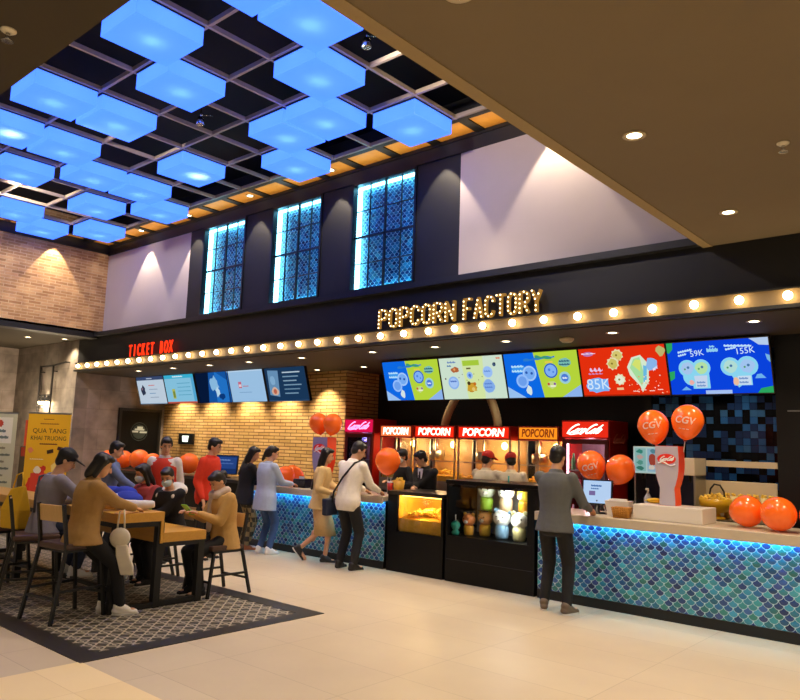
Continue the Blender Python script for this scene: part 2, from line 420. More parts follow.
# fish-scale mosaic as real tiles
def fish_scale(w, h, W, pal, seed, lift=.004):
    """list of (outline, colour) scale tiles covering w x h"""
    rnd = random.Random(seed); H = W*.5; out = []
    ns = 7; r = W/2*.95
    for j in range(-1, int(h/H)+2):
        for i in range(-1, int(w/W)+2):
            cx = i*W + (W/2 if j % 2 else 0); cz = j*H
            pts = []
            # pointed-top scale: two concave-ish upper sides, round lower edge
            for a in range(ns+1):
                t = rad(197 + 146*a/ns); pts.append((cx + r*math.cos(t), cz + r*math.sin(t)))
            up = [(W/2 + 0.525*W*math.cos(rad(a)), W/2 + 0.525*W*math.sin(rad(a))) for a in (258,240,225,210,198)]
            pts += [(cx+u, cz+v) for u,v in up] + [(cx-u, cz+v) for u,v in up[::-1][1:]]
            if min(p[0] for p in pts) < -W*.49 or max(p[0] for p in pts) > w + W*.49: continue
            pts = [(min(max(p[0], 0), w), min(max(p[1], 0), h)) for p in pts]
            if max(p[1] for p in pts) - min(p[1] for p in pts) < .004 or max(p[0] for p in pts) - min(p[0] for p in pts) < .004: continue
            out.append((pts, rnd.choice(pal), rnd.uniform(.45, 1.0)))
    return out
PAL = ['2C86B0','3AA0C4','2A74AC','46B4C8','2460A0','2A5090','48A8B8','3A6AB0','40A4AC','3E5A9C','38908C','1C3C7C','44A8D0','2C8CB4','3C9CB0','244A8C']
def mosaic(name, x0, x1, z0, z1, y, W, pal, parent, seed, grout):
    tiles = fish_scale(x1-x0, z1-z0, W, pal, seed)
    vs, fs, cols = [], [], []
    vs += [(x0,y,z0),(x1,y,z0),(x1,y,z1),(x0,y,z1)]; fs.append((0,1,2,3)); cols.append(lin(grout))
    for pts, c, k in tiles:
        o = len(vs); n = len(pts); c = lin(c); c = (min(1,c[0]*k), min(1,c[1]*k), min(1,c[2]*k), 1)
        vs += [(x0+u, y-.0008, z0+v) for u,v in pts]
        mu = sum(p[0] for p in pts)/n; mv = sum(p[1] for p in pts)/n
        vs.append((x0+mu, y-.0045, z0+mv)); ci = len(vs)-1
        for a in range(n): fs.append((o+a, o+(a+1)%n, ci)); cols.append(c)
    me = bpy.data.meshes.new(name); me.from_pydata(vs, [], fs)
    at = me.color_attributes.new('tile_colour', 'FLOAT_COLOR', 'CORNER')
    li = 0
    for p, c in zip(me.polygons, cols):
        for _ in p.loop_indices: at.data[li].color = c; li += 1
    me.materials.append(scale_mat('glazed_scale_tile'))
    return link(name, me, parent)
# the three lattice windows
wf = mat('window_black_metal', '0A0D12', .4)
for i, (a, b) in enumerate(WINS):
    w = bpy.data.objects.new('window_%d' % (i+1), None); COL.objects.link(w); w['kind'] = 'structure'
    w['label'] = ['blue lit scale-tiled window nearest the left wall panel', 'middle one of the three blue lit scale-tiled windows', 'blue lit scale-tiled window above the counter sign, nearest the right panel'][i]
    mosaic('window_pane', a, b, WZ[0], WZ[1], 7.78, .085, ['1A5C8C','1F78A4','164878','2A8CB4','123A6C','2070A0','34A0C0'], w, 50+i, '9CDCEC')
    mb = MB(); t = .05
    mb.box(a-.02, a+.02, 7.58, 7.8, WZ[0]-.02, WZ[1]+.02); mb.box(b-.02, b+.02, 7.58, 7.8, WZ[0]-.02, WZ[1]+.02)
    mb.box(a, b, 7.58, 7.8, WZ[0]-.03, WZ[0]+.01); mb.box(a, b, 7.58, 7.8, WZ[1]-.01, WZ[1]+.03); mb.box(a-.02, b+.02, 7.8, 7.84, WZ[0], WZ[1])
    mb.build('window_frame', wf, w)
    mb = MB(); c = (a+b)/2; zc = (WZ[0]+WZ[1])/2
    mb.box(c-.016, c+.016, 7.64, 7.67, WZ[0], WZ[1]); mb.box(a, b, 7.64, 7.67, zc-.016, zc+.016)
    for q in (.25, .75): mb.box(a+(b-a)*q-.007, a+(b-a)*q+.007, 7.645, 7.665, WZ[0], WZ[1])
    for q in (.25, .75): z = WZ[0]+(WZ[1]-WZ[0])*q; mb.box(a, b, 7.645, 7.665, z-.006, z+.006)
    mb.build('muntin', wf, w)
    mb = MB(); mb.box(a+.02, a+.032, 7.68, 7.77, WZ[0]+.02, WZ[1]-.02); mb.box(b-.032, b-.02, 7.68, 7.77, WZ[0]+.02, WZ[1]-.02); mb.box(a+.03, b-.03, 7.68, 7.77, WZ[1]-.022, WZ[1]-.012); mb.box(a+.03, b-.03, 7.70, 7.77, WZ[0]+.012, WZ[0]+.02)
    mb.build('led_strip', emis('7FDCFF', 11.0), w)
# dark mirror mosaic behind the drinks counter
mb = MB()
rnd = random.Random(5)
bm2 = [mat('mirror_tile_night', '060912', .12, .6), mat('mirror_tile_navy', '1A3870', .25, .2), mat('mirror_tile_blue', '2A68B4', .25, .1), mat('mirror_tile_sky', '3C74B4', .15, .2)]
for i in range(26):
    for j in range(24):
        x = -4.02 + i*.09; z = .9 + j*.09
        if x > -1.8: continue
        rr = rnd.random(); mi = 0 if rr < .4 else 1 if rr < .72 else 2 if rr < .92 else 3
        t = rnd.uniform(0, .01); mb.box(x+.002, x+.088, 9.94+t, 9.98, z+.002, z+.088, mi)
mb.box(-4.05, -1.7, 9.98, 10.02, 0, 3.05, 0)
struct(mb.build('wall_mirror_tiles', bm2))
# ================================================================ LAMPS
# open-grid cube lamps
CELLS = {(1,-1),(4,-1),(6,-1),(-1,-1),(2,0),(4,0),(6,0),(8,0),(-1,0),(7,1),(11,1),(0,1),(7,2),(5,2),(9,2),(12,2),(1,2),(2,2),(8,3),(11,3),(3,3),(0,3)}
ROWN = {-1:'row farthest from the windows', 0:'second row out from the camera side', 1:'middle row of the grid', 2:'row second nearest the windows', 3:'row nearest the windows'}
def cube_mat():
    m = bpy.data.materials.new('blue_acrylic_diffuser'); m.use_nodes = True; nt = m.node_tree; nt.nodes.remove(nt.nodes['Principled BSDF']); N = nt.nodes.new; L = nt.links.new
    e = N('ShaderNodeEmission'); e.inputs[0].default_value = lin('568CF8'); e.inputs[1].default_value = CUBE_E
    t = N('ShaderNodeBsdfTranslucent'); t.inputs[0].default_value = lin('A8BEFF'); a = N('ShaderNodeAddShader')
    L(e.outputs[0], a.inputs[0]); L(t.outputs[0], a.inputs[1]); L(a.outputs[0], nt.nodes['Material Output'].inputs[0])
    return m
CUBE_E = .8
cm = cube_mat(); cf = mat('lamp_top_frame', '15203A', .5)
proto = None
for (i, j) in sorted(CELLS, key=lambda c: (c[1], c[0])):
    row = sorted([c for c in CELLS if c[1] == j]); n = len(row); k = n - 1 - row.index((i, j))   # from the left in the photo = largest i
    where = 'leftmost' if k == 0 else 'rightmost' if k == n-1 else ordinal(k) + ' from the left'
    lab = 'blue cube lamp, %s in the %s' % (where, ROWN[j])
    c = ((GX(i)+GX(i+1))/2, (GY(j)+GY(j+1))/2, 5.565)
    if proto is None:
        proto = thing('cube_lamp', lab, 'ceiling lamp', c, 0, 'blue cube lamps in the ceiling grid')
        sx, sy, h, t = .338, .363, .185, .006
        mb = MB(); mb.box(-sx,sx,-sy,sy,0,t); mb.box(-sx,-sx+t,-sy,sy,t,h); mb.box(sx-t,sx,-sy,sy,t,h); mb.box(-sx+t,sx-t,-sy,-sy+t,t,h); mb.box(-sx+t,sx-t,sy-t,sy,t,h)
        mb.build('diffuser', cm, proto)
        mb = MB(); mb.box(-sx-.006,sx+.006,-sy-.006,sy+.006,h,h+.02); mb.build('top_frame', cf, proto)
        MB().lathe([(.03,.17),(.05,.15),(.05,.12),(.02,.1)], (0,0,0), 12).build('inner_bulb', mat('opal', 'DDEEFF', .4), proto)
    else: dup(proto, lab, c)
    point(c[0], c[1], c[2]+.12, P_CUBE, (.5,.66,1), .07)
# recessed downlights
DL = None
def downlight(x, y, z, lab, group, power, ang=110, on=True, blend=.7, r=.03):
    global DL
    if DL is None:
        DL = thing('downlight', lab, 'downlight', (x,y,z), 0, group)
        MB().lathe([(.048,-.001),(.075,-.001),(.078,-.008),(.05,-.006)], n=24, caps=False).build('trim_ring', mat('downlight_ring', 'B8A98A', .4), DL)
        MB().lathe([(.001,-.004),(.05,-.0045)], n=20, caps=False).build('lens', emis('FFE9BE', 9), DL)
    else: dup(DL, lab, (x,y,z), 0, group)
    if power: spot(x, y, z-.03, power, ang, blend, WARM, r)
g1 = 'downlights in the fascia underside'
RX = [-14.28,-12.95,-11.71,-10.51,-9.11,-7.51,-6.31,-5.14,-3.68,-2.14]
for n, x in enumerate(RX): downlight(x, 7.95, 3.04, 'small recessed downlight behind the bulb strip, %s from the left in the front row' % ordinal(n), g1, P_COUNTER, 125)
RB = [-15.19,-13.99,-12.72,-11.5,-10.33,-9.1,-7.6,-6.1,-4.6,-2.9]
for n, x in enumerate(RB): downlight(x, 9.42, 3.04, 'small recessed downlight above the back wall, %s from the left in the rear row' % ordinal(n), g1, P_WASH if x < -10 else P_BACK, 95)
g2 = 'downlights in the dropped soffit'
n = 0
for y in (6.5, 4.52, 2.54, .56, -1.4):
    for x in (-1.93, .3, 2.5, 4.6):
        vis = x < -1.5 and y > 4
        lab = 'round soffit downlight nearest the counter fascia' if vis and y > 6 else 'round soffit downlight above the middle of the right-hand soffit' if vis else 'round downlight in the soffit behind the view'
        downlight(x, y, 3.77, lab, g2, P_SOFFIT, 130)
for y in (-.3, -2.3):
    for x in (-14,-11.8,-9.6,-7.4,-5.2): downlight(x, y, 3.77, 'round downlight in the soffit behind the view', g2, P_SOFFIT*.5, 130)
downlight(-16.77, 6.64, 3.77, 'left one of two downlights under the brick wall', 'downlights under the brick wall', 170, 120)
downlight(-16.29, 7.24, 3.77, 'right one of two downlights under the brick wall', 'downlights under the brick wall', 90, 120)
for y in (4.4, 2.4): downlight(-17.2, y, 3.77, 'downlight in the low soffit outside the view', g2, 170, 120)
g3 = 'downlights in the amber ceiling border'
ol = [-13.54,-11.85,-9.98,-7.98,-5.93,-4.21]
for n, x in enumerate(ol): downlight(x, 7.36, 5.825, 'bright little downlight set in the amber ceiling border, %s from the left' % ordinal(n), g3, P_BORDER, 66, True, .15, .02)
for n, y in enumerate((6.4, 4.2)): downlight(-15.1, y, 5.825, 'little downlight in the amber border above the brick wall, %s' % ('far one' if n == 0 else 'near one'), g3, P_BORDER, 66, True, .15, .02)
# unseen warm area lights added to brighten the amber panels
def panel_fill(x, y, sx, sy, p):
    l = bpy.data.lights.new('cove_light', 'AREA'); l.shape = 'RECTANGLE'; l.size = sx; l.size_y = sy; l.energy = p; l.color = (1,.72,.38)
    o = bpy.data.objects.new('cove_light', l); COL.objects.link(o); o.location = (x,y,5.7); o.rotation_euler = (PI,0,0)
panel_fill(-8.9, 7.34, 12.6, .3, P_PANEL_FILL); panel_fill(-15.1, 4.4, .2, 5, P_PANEL_FILL*.3)
# track spots among the grid
def grid_spot(x, y, z, lab, power, ang=90):
    t = thing('spot_head', lab, 'spot light', (x,y,z), 0)
    MB().cyl((0,0,-.02),(0,0,.16), .01, n=8).build('stem', mat('chrome', 'C8C8C8', .2, 1), t)
    MB().lathe([(.03,.02),(.045,-.01),(.05,-.08),(.045,-.085)], n=16).build('head', mat('chrome', 'C8C8C8', .2, 1), t)
    MB().bar((0,0,.05),(.1,.1,.05), .014).build('arm', mat('chrome', 'C8C8C8', .2, 1), t)
    spot(x, y, z-.1, power, ang, .6)
grid_spot(-4.88, 4.91, 5.7, 'small chrome spot head in the grid beside the right soffit edge', P_GRID)
grid_spot(-7.82, 4.93, 5.7, 'small chrome spot head in the middle of the ceiling grid', P_GRID)
for x, y in ((-10.0, 3.5), (-7.0, 3.2), (-12.6, 5.0), (-5.2, 6.3), (-9.3, 5.9)): spot(x, y, 5.7, P_GRID, 100, .7)
# extra spots without heads, added to brighten the upper walls
for p, q in (((-12.4,4.3,5.68),(-13.8,7.6,4.5)), ((-12.6,4.6,5.68),(-15.3,5.2,4.6)), ((-9.0,3.9,5.68),(-9.0,7.6,4.4)), ((-5.0,4.75,5.55),(-4.2,7.6,4.6)), ((-11.5,3.0,5.68),(-15.3,3.5,4.6))):
    d = (Vector(q)-Vector(p)).to_track_quat('-Z', 'Y').to_euler()
    spot(*p, P_WALL, 115, 1, (1,.84,.66), .06, d)
# fire sprinklers / detectors
for x, y, lab in ((-1.19, 5.23, 'small white sprinkler head in the right-hand soffit'), (-4.0, 1.33, 'small white sprinkler head in the soffit at top left')):
    t = thing('sprinkler', lab, 'sprinkler', (x,y,3.77), 0, 'sprinkler heads')
    MB().lathe([(.04,0),(.04,-.006),(.02,-.02)], n=20).build('escutcheon', mat('off_white', 'D8D2C4', .5), t)
    mb = MB(); mb.cyl((0,0,-.02),(0,0,-.06), .012, n=8); mb.cyl((0,0,-.06),(0,0,-.065), .03, n=14); mb.build('deflector', mat('chrome', 'C8C8C8'), t)
t = thing('smoke_detector', 'round beige detector under the counter soffit near the menu screens', 'smoke detector', (-4.35, 8.1, 3.04))
MB().lathe([(.09,0),(.09,-.02),(.06,-.05),(.02,-.055)], n=20).build('cover', mat('beige_plastic', 'B8A98C', .5), t)
# marquee bulbs on the strip
xs = [-1.69 - .43*k for k in range(-3, 34)]
pb = None
for n, x in enumerate(xs):
    k = len(xs) - 1 - n
    lab = 'glowing round bulb on the marquee strip, %s from its left end' % ordinal(k)
    if pb is None:
        pb = thing('marquee_bulb', lab, 'light bulb', (x, 7.46, 3.16), 0, 'bulbs along the marquee strip')
        MB().cyl((0,0,0),(0,-.03,0), .024, .02, 14).build('socket', mat('brass', 'B08A48', .35, .8), pb)
        MB().ell((0,-.062,0), .043, n=16).build('globe', emis('FFDCA0', 22), pb)
    else: dup(pb, lab, (x, 7.46, 3.16))

# ---- stroke lettering
def arc(cx, cy, rx, ry, a0, a1, n=10): return [(cx+rx*math.cos(rad(a0+(a1-a0)*k/n)), cy+ry*math.sin(rad(a0+(a1-a0)*k/n))) for k in range(n+1)]
GL = {
 'P': [[(0,0),(0,1)], [(0,1),(.5,1)] + arc(.55,.74,.45,.26,90,-90) + [(0,.48)]],
 'O': [arc(.5,.72,.5,.28,0,180) + arc(.5,.28,.5,.28,180,360) + [(1,.72)]],
 'C': [arc(.5,.72,.5,.28,5,180) + arc(.5,.28,.5,.28,180,355)],
 'R': [[(0,0),(0,1)], [(0,1),(.5,1)] + arc(.55,.74,.45,.26,90,-90) + [(0,.48)], [(.45,.48),(1,0)]],
 'N': [[(0,0),(0,1),(1,0),(1,1)]], 'F': [[(0,0),(0,1),(.95,1)], [(0,.52),(.75,.52)]],
 'A': [[(0,0),(.5,1),(1,0)], [(.2,.36),(.8,.36)]], 'T': [[(0,1),(1,1)], [(.5,1),(.5,0)]],
 'Y': [[(0,1),(.5,.5),(1,1)], [(.5,.5),(.5,0)]],
}
def resample(P, d):
    out = [P[0]]; acc = 0
    for a, b in zip(P, P[1:]):
        l = math.hypot(b[0]-a[0], b[1]-a[1]); t = d - acc
        while t <= l: out.append((a[0]+(b[0]-a[0])*t/l, a[1]+(b[1]-a[1])*t/l)); t += d
        acc = (acc + l) % d if l else acc
    return out
let_m = mat('letter_brass_glow', '5A3E16', .45, .3, 'FFB950', .3)  # faint glow put into the brass so the strokes look lit
def bulb_word(w, x0, x1, z, h, lab):
    t = thing('bulb_letter_sign', lab, 'sign', ((x0+x1)/2, 7.46, z), 0, 'bulb-lit letters of the counter sign')
    n = len(w); p = (x1-x0)/n; lw = p*.66
    bl = None
    for i, ch in enumerate(w):
        ox = x0 + p*i + (p-lw)/2 - (x0+x1)/2
        mb = MB(); pts = []
        for S in GL[ch]:
            Q = [(ox+u*lw, v*h) for u, v in S]
            for a, b in zip(Q, Q[1:]):
                dx, dz = b[0]-a[0], b[1]-a[1]; l = math.hypot(dx, dz) or 1
                e = .008; mb.bar((a[0]-dx/l*e, -.03, a[1]-dz/l*e), (b[0]+dx/l*e, -.03, b[1]+dz/l*e), .03, .045, up=(0,1,0))
            pts += resample(Q, .056)
        keep = []
        for q in pts:
            if all(math.hypot(q[0]-k[0], q[1]-k[1]) > .042 for k in keep): keep.append(q)
        lo = mb.build('letter', let_m, t, fix=False)
        for u, v in keep:
            if bl is None: bl = MB().ell((0,0,0), .0105, n=8).build('bulb', emis('FFE4A8', 6), lo)
            else:
                b = bl.copy(); COL.objects.link(b); b.parent = lo
                bl2 = b; bl2.location = (u, -.054, v); continue
            bl.location = (u, -.054, v)
bulb_word('POPCORN', -6.93, -5.56, 3.275, .25, 'bulb-studded letters spelling POPCORN on the dark fascia')
bulb_word('FACTORY', -5.46, -4.30, 3.275, .25, 'bulb-studded letters spelling FACTORY on the dark fascia')
t = thing('ticket_sign', 'red glowing letters spelling TICKET BOX on the fascia at left', 'sign', (-13.0, 7.44, 3.36))
for i, ch in enumerate('TICKET BOX'):
    if ch == ' ': continue
    me = text_mesh(ch, .34, .02, 0, .52, bold=.002); me.materials.clear(); me.materials.append(emis('FF3212', 1.9))
    link('letter', me, t, 0, (-.74+i*.165, 0, 0), (PI/2,0,0))

# ================================================================ MENU SCREENS
bez = mat('screen_bezel_black', '08080A', .3)
SW, SH, TILT = 1.178, .665, rad(107)
class Art:
    def __init__(s, st=1.0): s.mb = MB(); s.ms = []; s.z = 0; s.st = st
    def mi(s, h):
        m = emis(h, s.st)
        if m not in s.ms: s.ms.append(m)
        return s.ms.index(m)
    def poly(s, pts, h):
        s.z += .00035; z = s.z; s.mb.add([(x, y, z) for x, y in pts], [tuple(range(len(pts)))], s.mi(h)); return s
    def rect(s, x, y, w, hh, h, sl=0): return s.poly([(x,y),(x+w,y+sl),(x+w,y+hh+sl),(x,y+hh)], h)
    def circ(s, x, y, r, h, ry=None, n=20, a=0): return s.poly([(x+r*math.cos(2*PI*k/n+a), y+(ry or r)*math.sin(2*PI*k/n+a)) for k in range(n)], h)
    def blob(s, x, y, r, h, j=.25, n=16, seed=0, ry=None):
        R = random.Random(seed); return s.poly([(x+r*(1+R.uniform(-j,j))*math.cos(2*PI*k/n), y+(ry or r)*(1+R.uniform(-j,j))*math.sin(2*PI*k/n)) for k in range(n)], h)
    def star(s, x, y, r, h, n=11, q=.72): return s.poly([(x+(r if k%2 else r*q)*math.cos(PI*k/n), y+(r if k%2 else r*q)*math.sin(PI*k/n)) for k in range(2*n)], h)
    def wave(s, x, y, w, th, h, amp=.012, per=6, sl=0):
        n = 24; top = [(x+w*k/n, y+th+sl*k/n+amp*math.sin(per*2*PI*k/n)) for k in range(n+1)]; bot = [(x+w*k/n, y+sl*k/n+amp*.4*math.sin(per*2*PI*k/n+2)) for k in range(n+1)]
        return s.poly(bot + top[::-1], h)
    def text(s, t, x, y, size, h, shear=0, rot=0, xs=1):
        me = text_mesh(t, size, 0, shear, xs); s.z += .0004
        c, q = math.cos(rot), math.sin(rot)
        s.mb.add([(x+v.co.x*c-v.co.y*q, y+v.co.x*q+v.co.y*c, s.z) for v in me.vertices], [tuple(p.vertices) for p in me.polygons], s.mi(h))
        bpy.data.meshes.remove(me); return s
def screen(x, y, z, lab, art, w=SW, h=SH, tilt=TILT, group='menu screens above the counters'):
    t = thing('menu_screen', lab, 'screen', (x, y, z), 0, group)
    R = Matrix.Rotation(tilt, 4, 'X')
    mb = MB(); b = .012
    mb.box(-w/2, w/2, 0, h, -.05, -.004); mb.box(-w/2,w/2,0,b,-.004,.004); mb.box(-w/2,w/2,h-b,h,-.004,.004); mb.box(-w/2,-w/2+b,b,h-b,-.004,.004); mb.box(w/2-b,w/2,b,h-b,-.004,.004)
    o = mb.build('bezel', bez, t); o.matrix_local = R
    o = art.mb.build('display', art.ms, t, fix=False); o.matrix_local = R @ Matrix.Translation((-w/2, 0, -.003))
    br = MB(); br.bar((0,.12,h*.9),(0,.12,3.06-z), .05); br.bar((0,.02,h*.5),(0,.12,h*.9), .04); br.build('bracket', bez, t)
    return t
def art_promo():
    a = Art(.95); w, h = SW, SH
    a.rect(0,0,w,h,'0D6BE8'); a.poly([(w*.5,0),(w,0),(w,h),(w*.42,h)],'B8D83C')
    a.poly([(0,0),(w*.27,0),(0,h*.28)],'9CC4F4'); a.poly([(w,0),(w*.72,0),(w,h*.28)],'8FB6EE')
    a.wave(w*.28,h*.8,w*.42,.03,'2E7CD0',.01,3,.03); a.wave(w*.44,h*.86,w*.22,.035,'3C9A7C',.008,2,-.03)
    a.blob(w*.2,h*.64,.12,'3E9AF0',.15,14,1,.06); a.wave(w*.1,h*.68,.2,.025,'B8E4FF',.008,4); a.wave(w*.1,h*.58,.18,.025,'B8E4FF',.008,4)
    a.circ(w*.34,h*.54,.11,'A6CCFF'); a.circ(w*.34,h*.54,.085,'78AEF6'); a.circ(w*.37,h*.54,.02,'2C5AB0'); a.circ(w*.3,h*.56,.02,'2C5AB0')
    a.circ(w*.23,h*.38,.1,'94C0FF'); a.circ(w*.23,h*.38,.07,'6FA2F0'); a.blob(w*.31,h*.18,.045,'D8E8E8',.2,10,3,.07)
    a.circ(w*.63,h*.58,.105,'2C62C8'); a.circ(w*.63,h*.58,.085,'84B4F8'); a.circ(w*.61,h*.6,.02,'4E86E0'); a.circ(w*.66,h*.55,.014,'4E86E0')
    a.blob(w*.82,h*.74,.1,'7CC0B4',.12,14,4,.06); a.wave(w*.75,h*.75,.16,.02,'38687C',.006,4); a.wave(w*.75,h*.68,.16,.02,'38687C',.006,4)
    a.circ(w*.8,h*.42,.085,'9CD0D8'); a.circ(w*.8,h*.42,.055,'4E7CD8'); a.wave(w*.77,h*.4,.07,.02,'E8F0FF',.006,2)
    a.blob(w*.62,h*.28,.07,'C8DC88',.2,12,5,.05); a.circ(w*.58,h*.3,.02,'C2603A'); a.circ(w*.66,h*.3,.018,'8A5AA0'); a.rect(w*.6,h*.24,.08,.02,'F4F4DC')
    a.rect(w*.57,h*.74,.12,.028,'E8D04A')
    return a
def art_pale():
    a = Art(.95); w, h = SW, SH
    a.rect(0,0,w,h,'CFE4D0'); a.poly([(w*.4,0),(w*.66,0),(w*.7,h),(w*.36,h)],'D6E8A6'); a.rect(w*.38,h*.78,.3,.08,'A8CC3E')
    a.wave(w*.14,h*.86,.16,.022,'6E8CC0',.008,3); a.blob(w*.25,h*.7,.075,'B4643A',.2,12,1,.045); a.circ(w*.24,h*.71,.02,'E8A060'); a.wave(w*.13,h*.78,.08,.02,'5880B0',.006,2)
    a.circ(w*.2,h*.4,.1,'8CB4F0'); a.circ(w*.2,h*.4,.075,'A8C8F8'); a.wave(w*.15,h*.42,.12,.02,'4870C8',.008,3); a.circ(w*.08,h*.5,.014,'5C3A30')
    a.circ(w*.47,h*.56,.055,'94BCF4'); a.circ(w*.47,h*.56,.025,'4E78D8'); a.rect(w*.43,h*.7,.08,.025,'6A6440')
    a.blob(w*.48,h*.28,.08,'C08A24',.18,12,2); a.poly([(w*.4,h*.2),(w*.55,h*.2),(w*.53,h*.36),(w*.42,h*.36)],'D0A030'); a.circ(w*.44,h*.38,.03,'4A3A20'); a.circ(w*.53,h*.36,.026,'C87020'); a.circ(w*.5,h*.24,.03,'E8C870')
    a.circ(w*.75,h*.62,.085,'9CC2F8'); a.wave(w*.7,h*.62,.11,.02,'6C96E0',.008,3); a.blob(w*.74,h*.3,.1,'84AEEC',.12,14,6); a.wave(w*.68,h*.34,.13,.018,'5C84D4',.006,4); a.wave(w*.68,h*.26,.13,.018,'5C84D4',.006,4)
    a.circ(w*.86,h*.78,.03,'48607C'); a.star(w*.87,h*.8,.02,'303C58',6); a.wave(w*.9,h*.9,.07,.02,'E07850',.006,2)
    for k in range(7): a.circ(w*(.3+.06*k),h*(.52+.08*math.sin(k*2.1)),.008,'707050')
    return a
def art_red():
    a = Art(.95); w, h = SW, SH
    a.rect(0,0,w,h,'E8300E')
    a.rect(0,0,w,.03,'B02408')
    a.circ(w*.12,h*.87,.075,'B87CB8',.03); a.wave(w*.04,h*.87,.2,.012,'F4D8F0',.004,3)
    for q, (x, y, r) in enumerate(((.46,.82,.085),(.4,.66,.09),(.46,.34,.08))):
        a.star(w*x,h*y,r,'E8E0B0',9,.8); a.blob(w*x,h*y,r*.7,['D8C870','D0C060','E8F0D8'][q],.2,10,q); a.circ(w*x-.01,h*y,.014,'8A7A30')
    
    a.blob(w*.19,h*.24,.16,'7CB4F8',.12,18,9,.1)
    a.rect(w*.08,h*.12,w*.24,h*.24,'7CB4F8'); a.text('85K', w*.2, h*.25, .2, 'D4EAFF'); a.wave(w*.12,h*.52,.18,.03,'E8C8F0',.02,3,.0); a.wave(w*.1,h*.46,.2,.014,'C890C8',.008,4)
    a.poly([(w*.56,h*.58),(w*.62,h*.76),(w*.72,h*.8),(w*.8,h*.62),(w*.78,h*.28),(w*.7,h*.08),(w*.68,h*.2),(w*.58,h*.42)],'D8ECD0')
    a.poly([(w*.59,h*.56),(w*.64,h*.73),(w*.71,h*.76),(w*.74,h*.4),(w*.7,h*.2)],'A8E0A0'); a.poly([(w*.62,h*.62),(w*.66,h*.72),(w*.72,h*.7),(w*.7,h*.48)],'D8E470'); a.poly([(w*.74,h*.6),(w*.78,h*.58),(w*.76,h*.32),(w*.72,h*.26)],'6CBCE4')
    for k in range(9):
        a.star(w*(.8+.025*(k % 4)),h*(.52+.06*(k//4)+.03*(k % 2)),.03,['C8DCF8','88B8F0','F0E0F0'][k % 3],5,.5)
    a.blob(w*.83,h*.62,.075,'8CB8EC',.25,12,11)
    R = random.Random(3)
    for k in range(26): a.circ(w*R.uniform(.55,.97),h*R.uniform(.05,.4),R.uniform(.004,.01),R.choice(['F8D8C0','F09060','FFE8E0']))
    for k in range(4): a.wave(w*(.6+.09*k),h*(.1+.02*(k%2)),.07,.01,'FFD8C8',.004,3)
    a.rect(w*.42,h*.14,.09,.03,'F0C890'); a.blob(w*.95,h*.86,.06,'C0B870',.3,10,12)
    return a
def art_blue():
    a = Art(.95); w, h = SW, SH
    a.rect(0,0,w,h,'0A44E0')
    a.poly([(0,h),(.09,h),(.08,h*.86),(.03,h*.78),(0,h*.82)],'2CA860'); a.poly([(0,h*.44),(.08,h*.46),(.07,h*.32),(.0,h*.26)],'2CA860'); a.poly([(w,0),(w*.84,0),(w*.88,h*.1),(w,h*.14)],'2CA860')
    a.poly([(w*.8,h),(w,h),(w,h*.84),(w*.9,h*.86),(w*.86,h*.92)],'B8D0F0'); a.poly([(w*.95,h*.7),(w,h*.66),(w,h*.52),(w*.96,h*.6)],'78B8E8')
    for cx, up in ((.27, .0), (.71, .02)):
        pass
    a.wave(w*.12,h*.78,.17,.022,'C0E4FF',.006,6,.03); a.wave(w*.12,h*.72,.1,.02,'C0E4FF',.006,4,.02); a.text('59K', w*.31, h*.765, .1, 'D4EEFF', 0, .1)
    a.wave(w*.58,h*.86,.3,.022,'C0E4FF',.006,8,-.02); a.wave(w*.59,h*.79,.12,.02,'C0E4FF',.006,4,.02); a.text('155K', w*.77, h*.765, .1, 'D4EEFF', 0, .06)
    a.wave(w*.44,h*.86,.06,.02,'90D0F4',.005,2); a.wave(w*.41,h*.78,.13,.04,'90D0F4',.008,4)
    for x, y, r in ((.2,.5,.105),(.34,.5,.105),(.24,.34,.11),(.62,.5,.11),(.78,.5,.115)):
        a.circ(w*x,h*y,r,'8CD8F4')
    a.rect(w*.24,h*.12,.2,.25,'8CD8F4'); a.rect(w*.64,h*.16,.2,.2,'8CD8F4'); a.poly([(w*.62,h*.36),(w*.68,h*.12),(w*.74,h*.2),(w*.74,h*.4)],'8CD8F4')
    for x, y, r, c in ((.2,.5,.075,'A8C8F0'),(.34,.5,.075,'B8E4A8'),(.62,.5,.075,'B4E0D8'),(.78,.5,.08,'A4C8F4')):
        a.blob(w*x,h*y,r,c,.1,14,int(x*100)); a.circ(w*x+.01,h*y+.01,.016,'4878A8'); a.circ(w*x-.03,h*y-.01,.012,'58A068')
    a.poly([(w*.27,h*.14),(w*.38,h*.14),(w*.39,h*.36),(w*.26,h*.36)],'C8D8F0'); a.wave(w*.28,h*.22,.1,.02,'7C9CD0',.004,3); a.wave(w*.28,h*.16,.1,.02,'7C9CD0',.004,3)
    a.blob(w*.23,h*.24,.03,'F0B0A8',.2,10,6); a.poly([(w*.68,h*.17),(w*.8,h*.17),(w*.8,h*.33),(w*.68,h*.33)],'CCE0F4'); a.wave(w*.69,h*.27,.1,.02,'7C9CD0',.004,3); a.wave(w*.69,h*.2,.1,.02,'7C9CD0',.004,3)
    a.blob(w*.66,h*.24,.035,'F0C0A0',.2,10,7,.05)
    a.rect(w*.36,h*.02,.3,.045,'A8C4F4'); a.poly([(w*.84,h*.28),(w*.94,h*.28),(w*.9,h*.36),(w*.86,h*.35)],'70B4F0'); a.poly([(w*.12,h*.1),(w*.22,h*.1),(w*.17,h*.17)],'70B4F0')
    return a
MX = [-8.11 + SW*(k+.5) for k in range(5)]
ms = 'menu screens above the popcorn counter'
screen(MX[0], 9, 2.375, 'blue and lime promo screen at the left end of the counter menu row', art_promo(), group=ms)
screen(MX[1], 9, 2.375, 'pale green menu screen with round drinks, second in the counter row', art_pale(), group=ms)
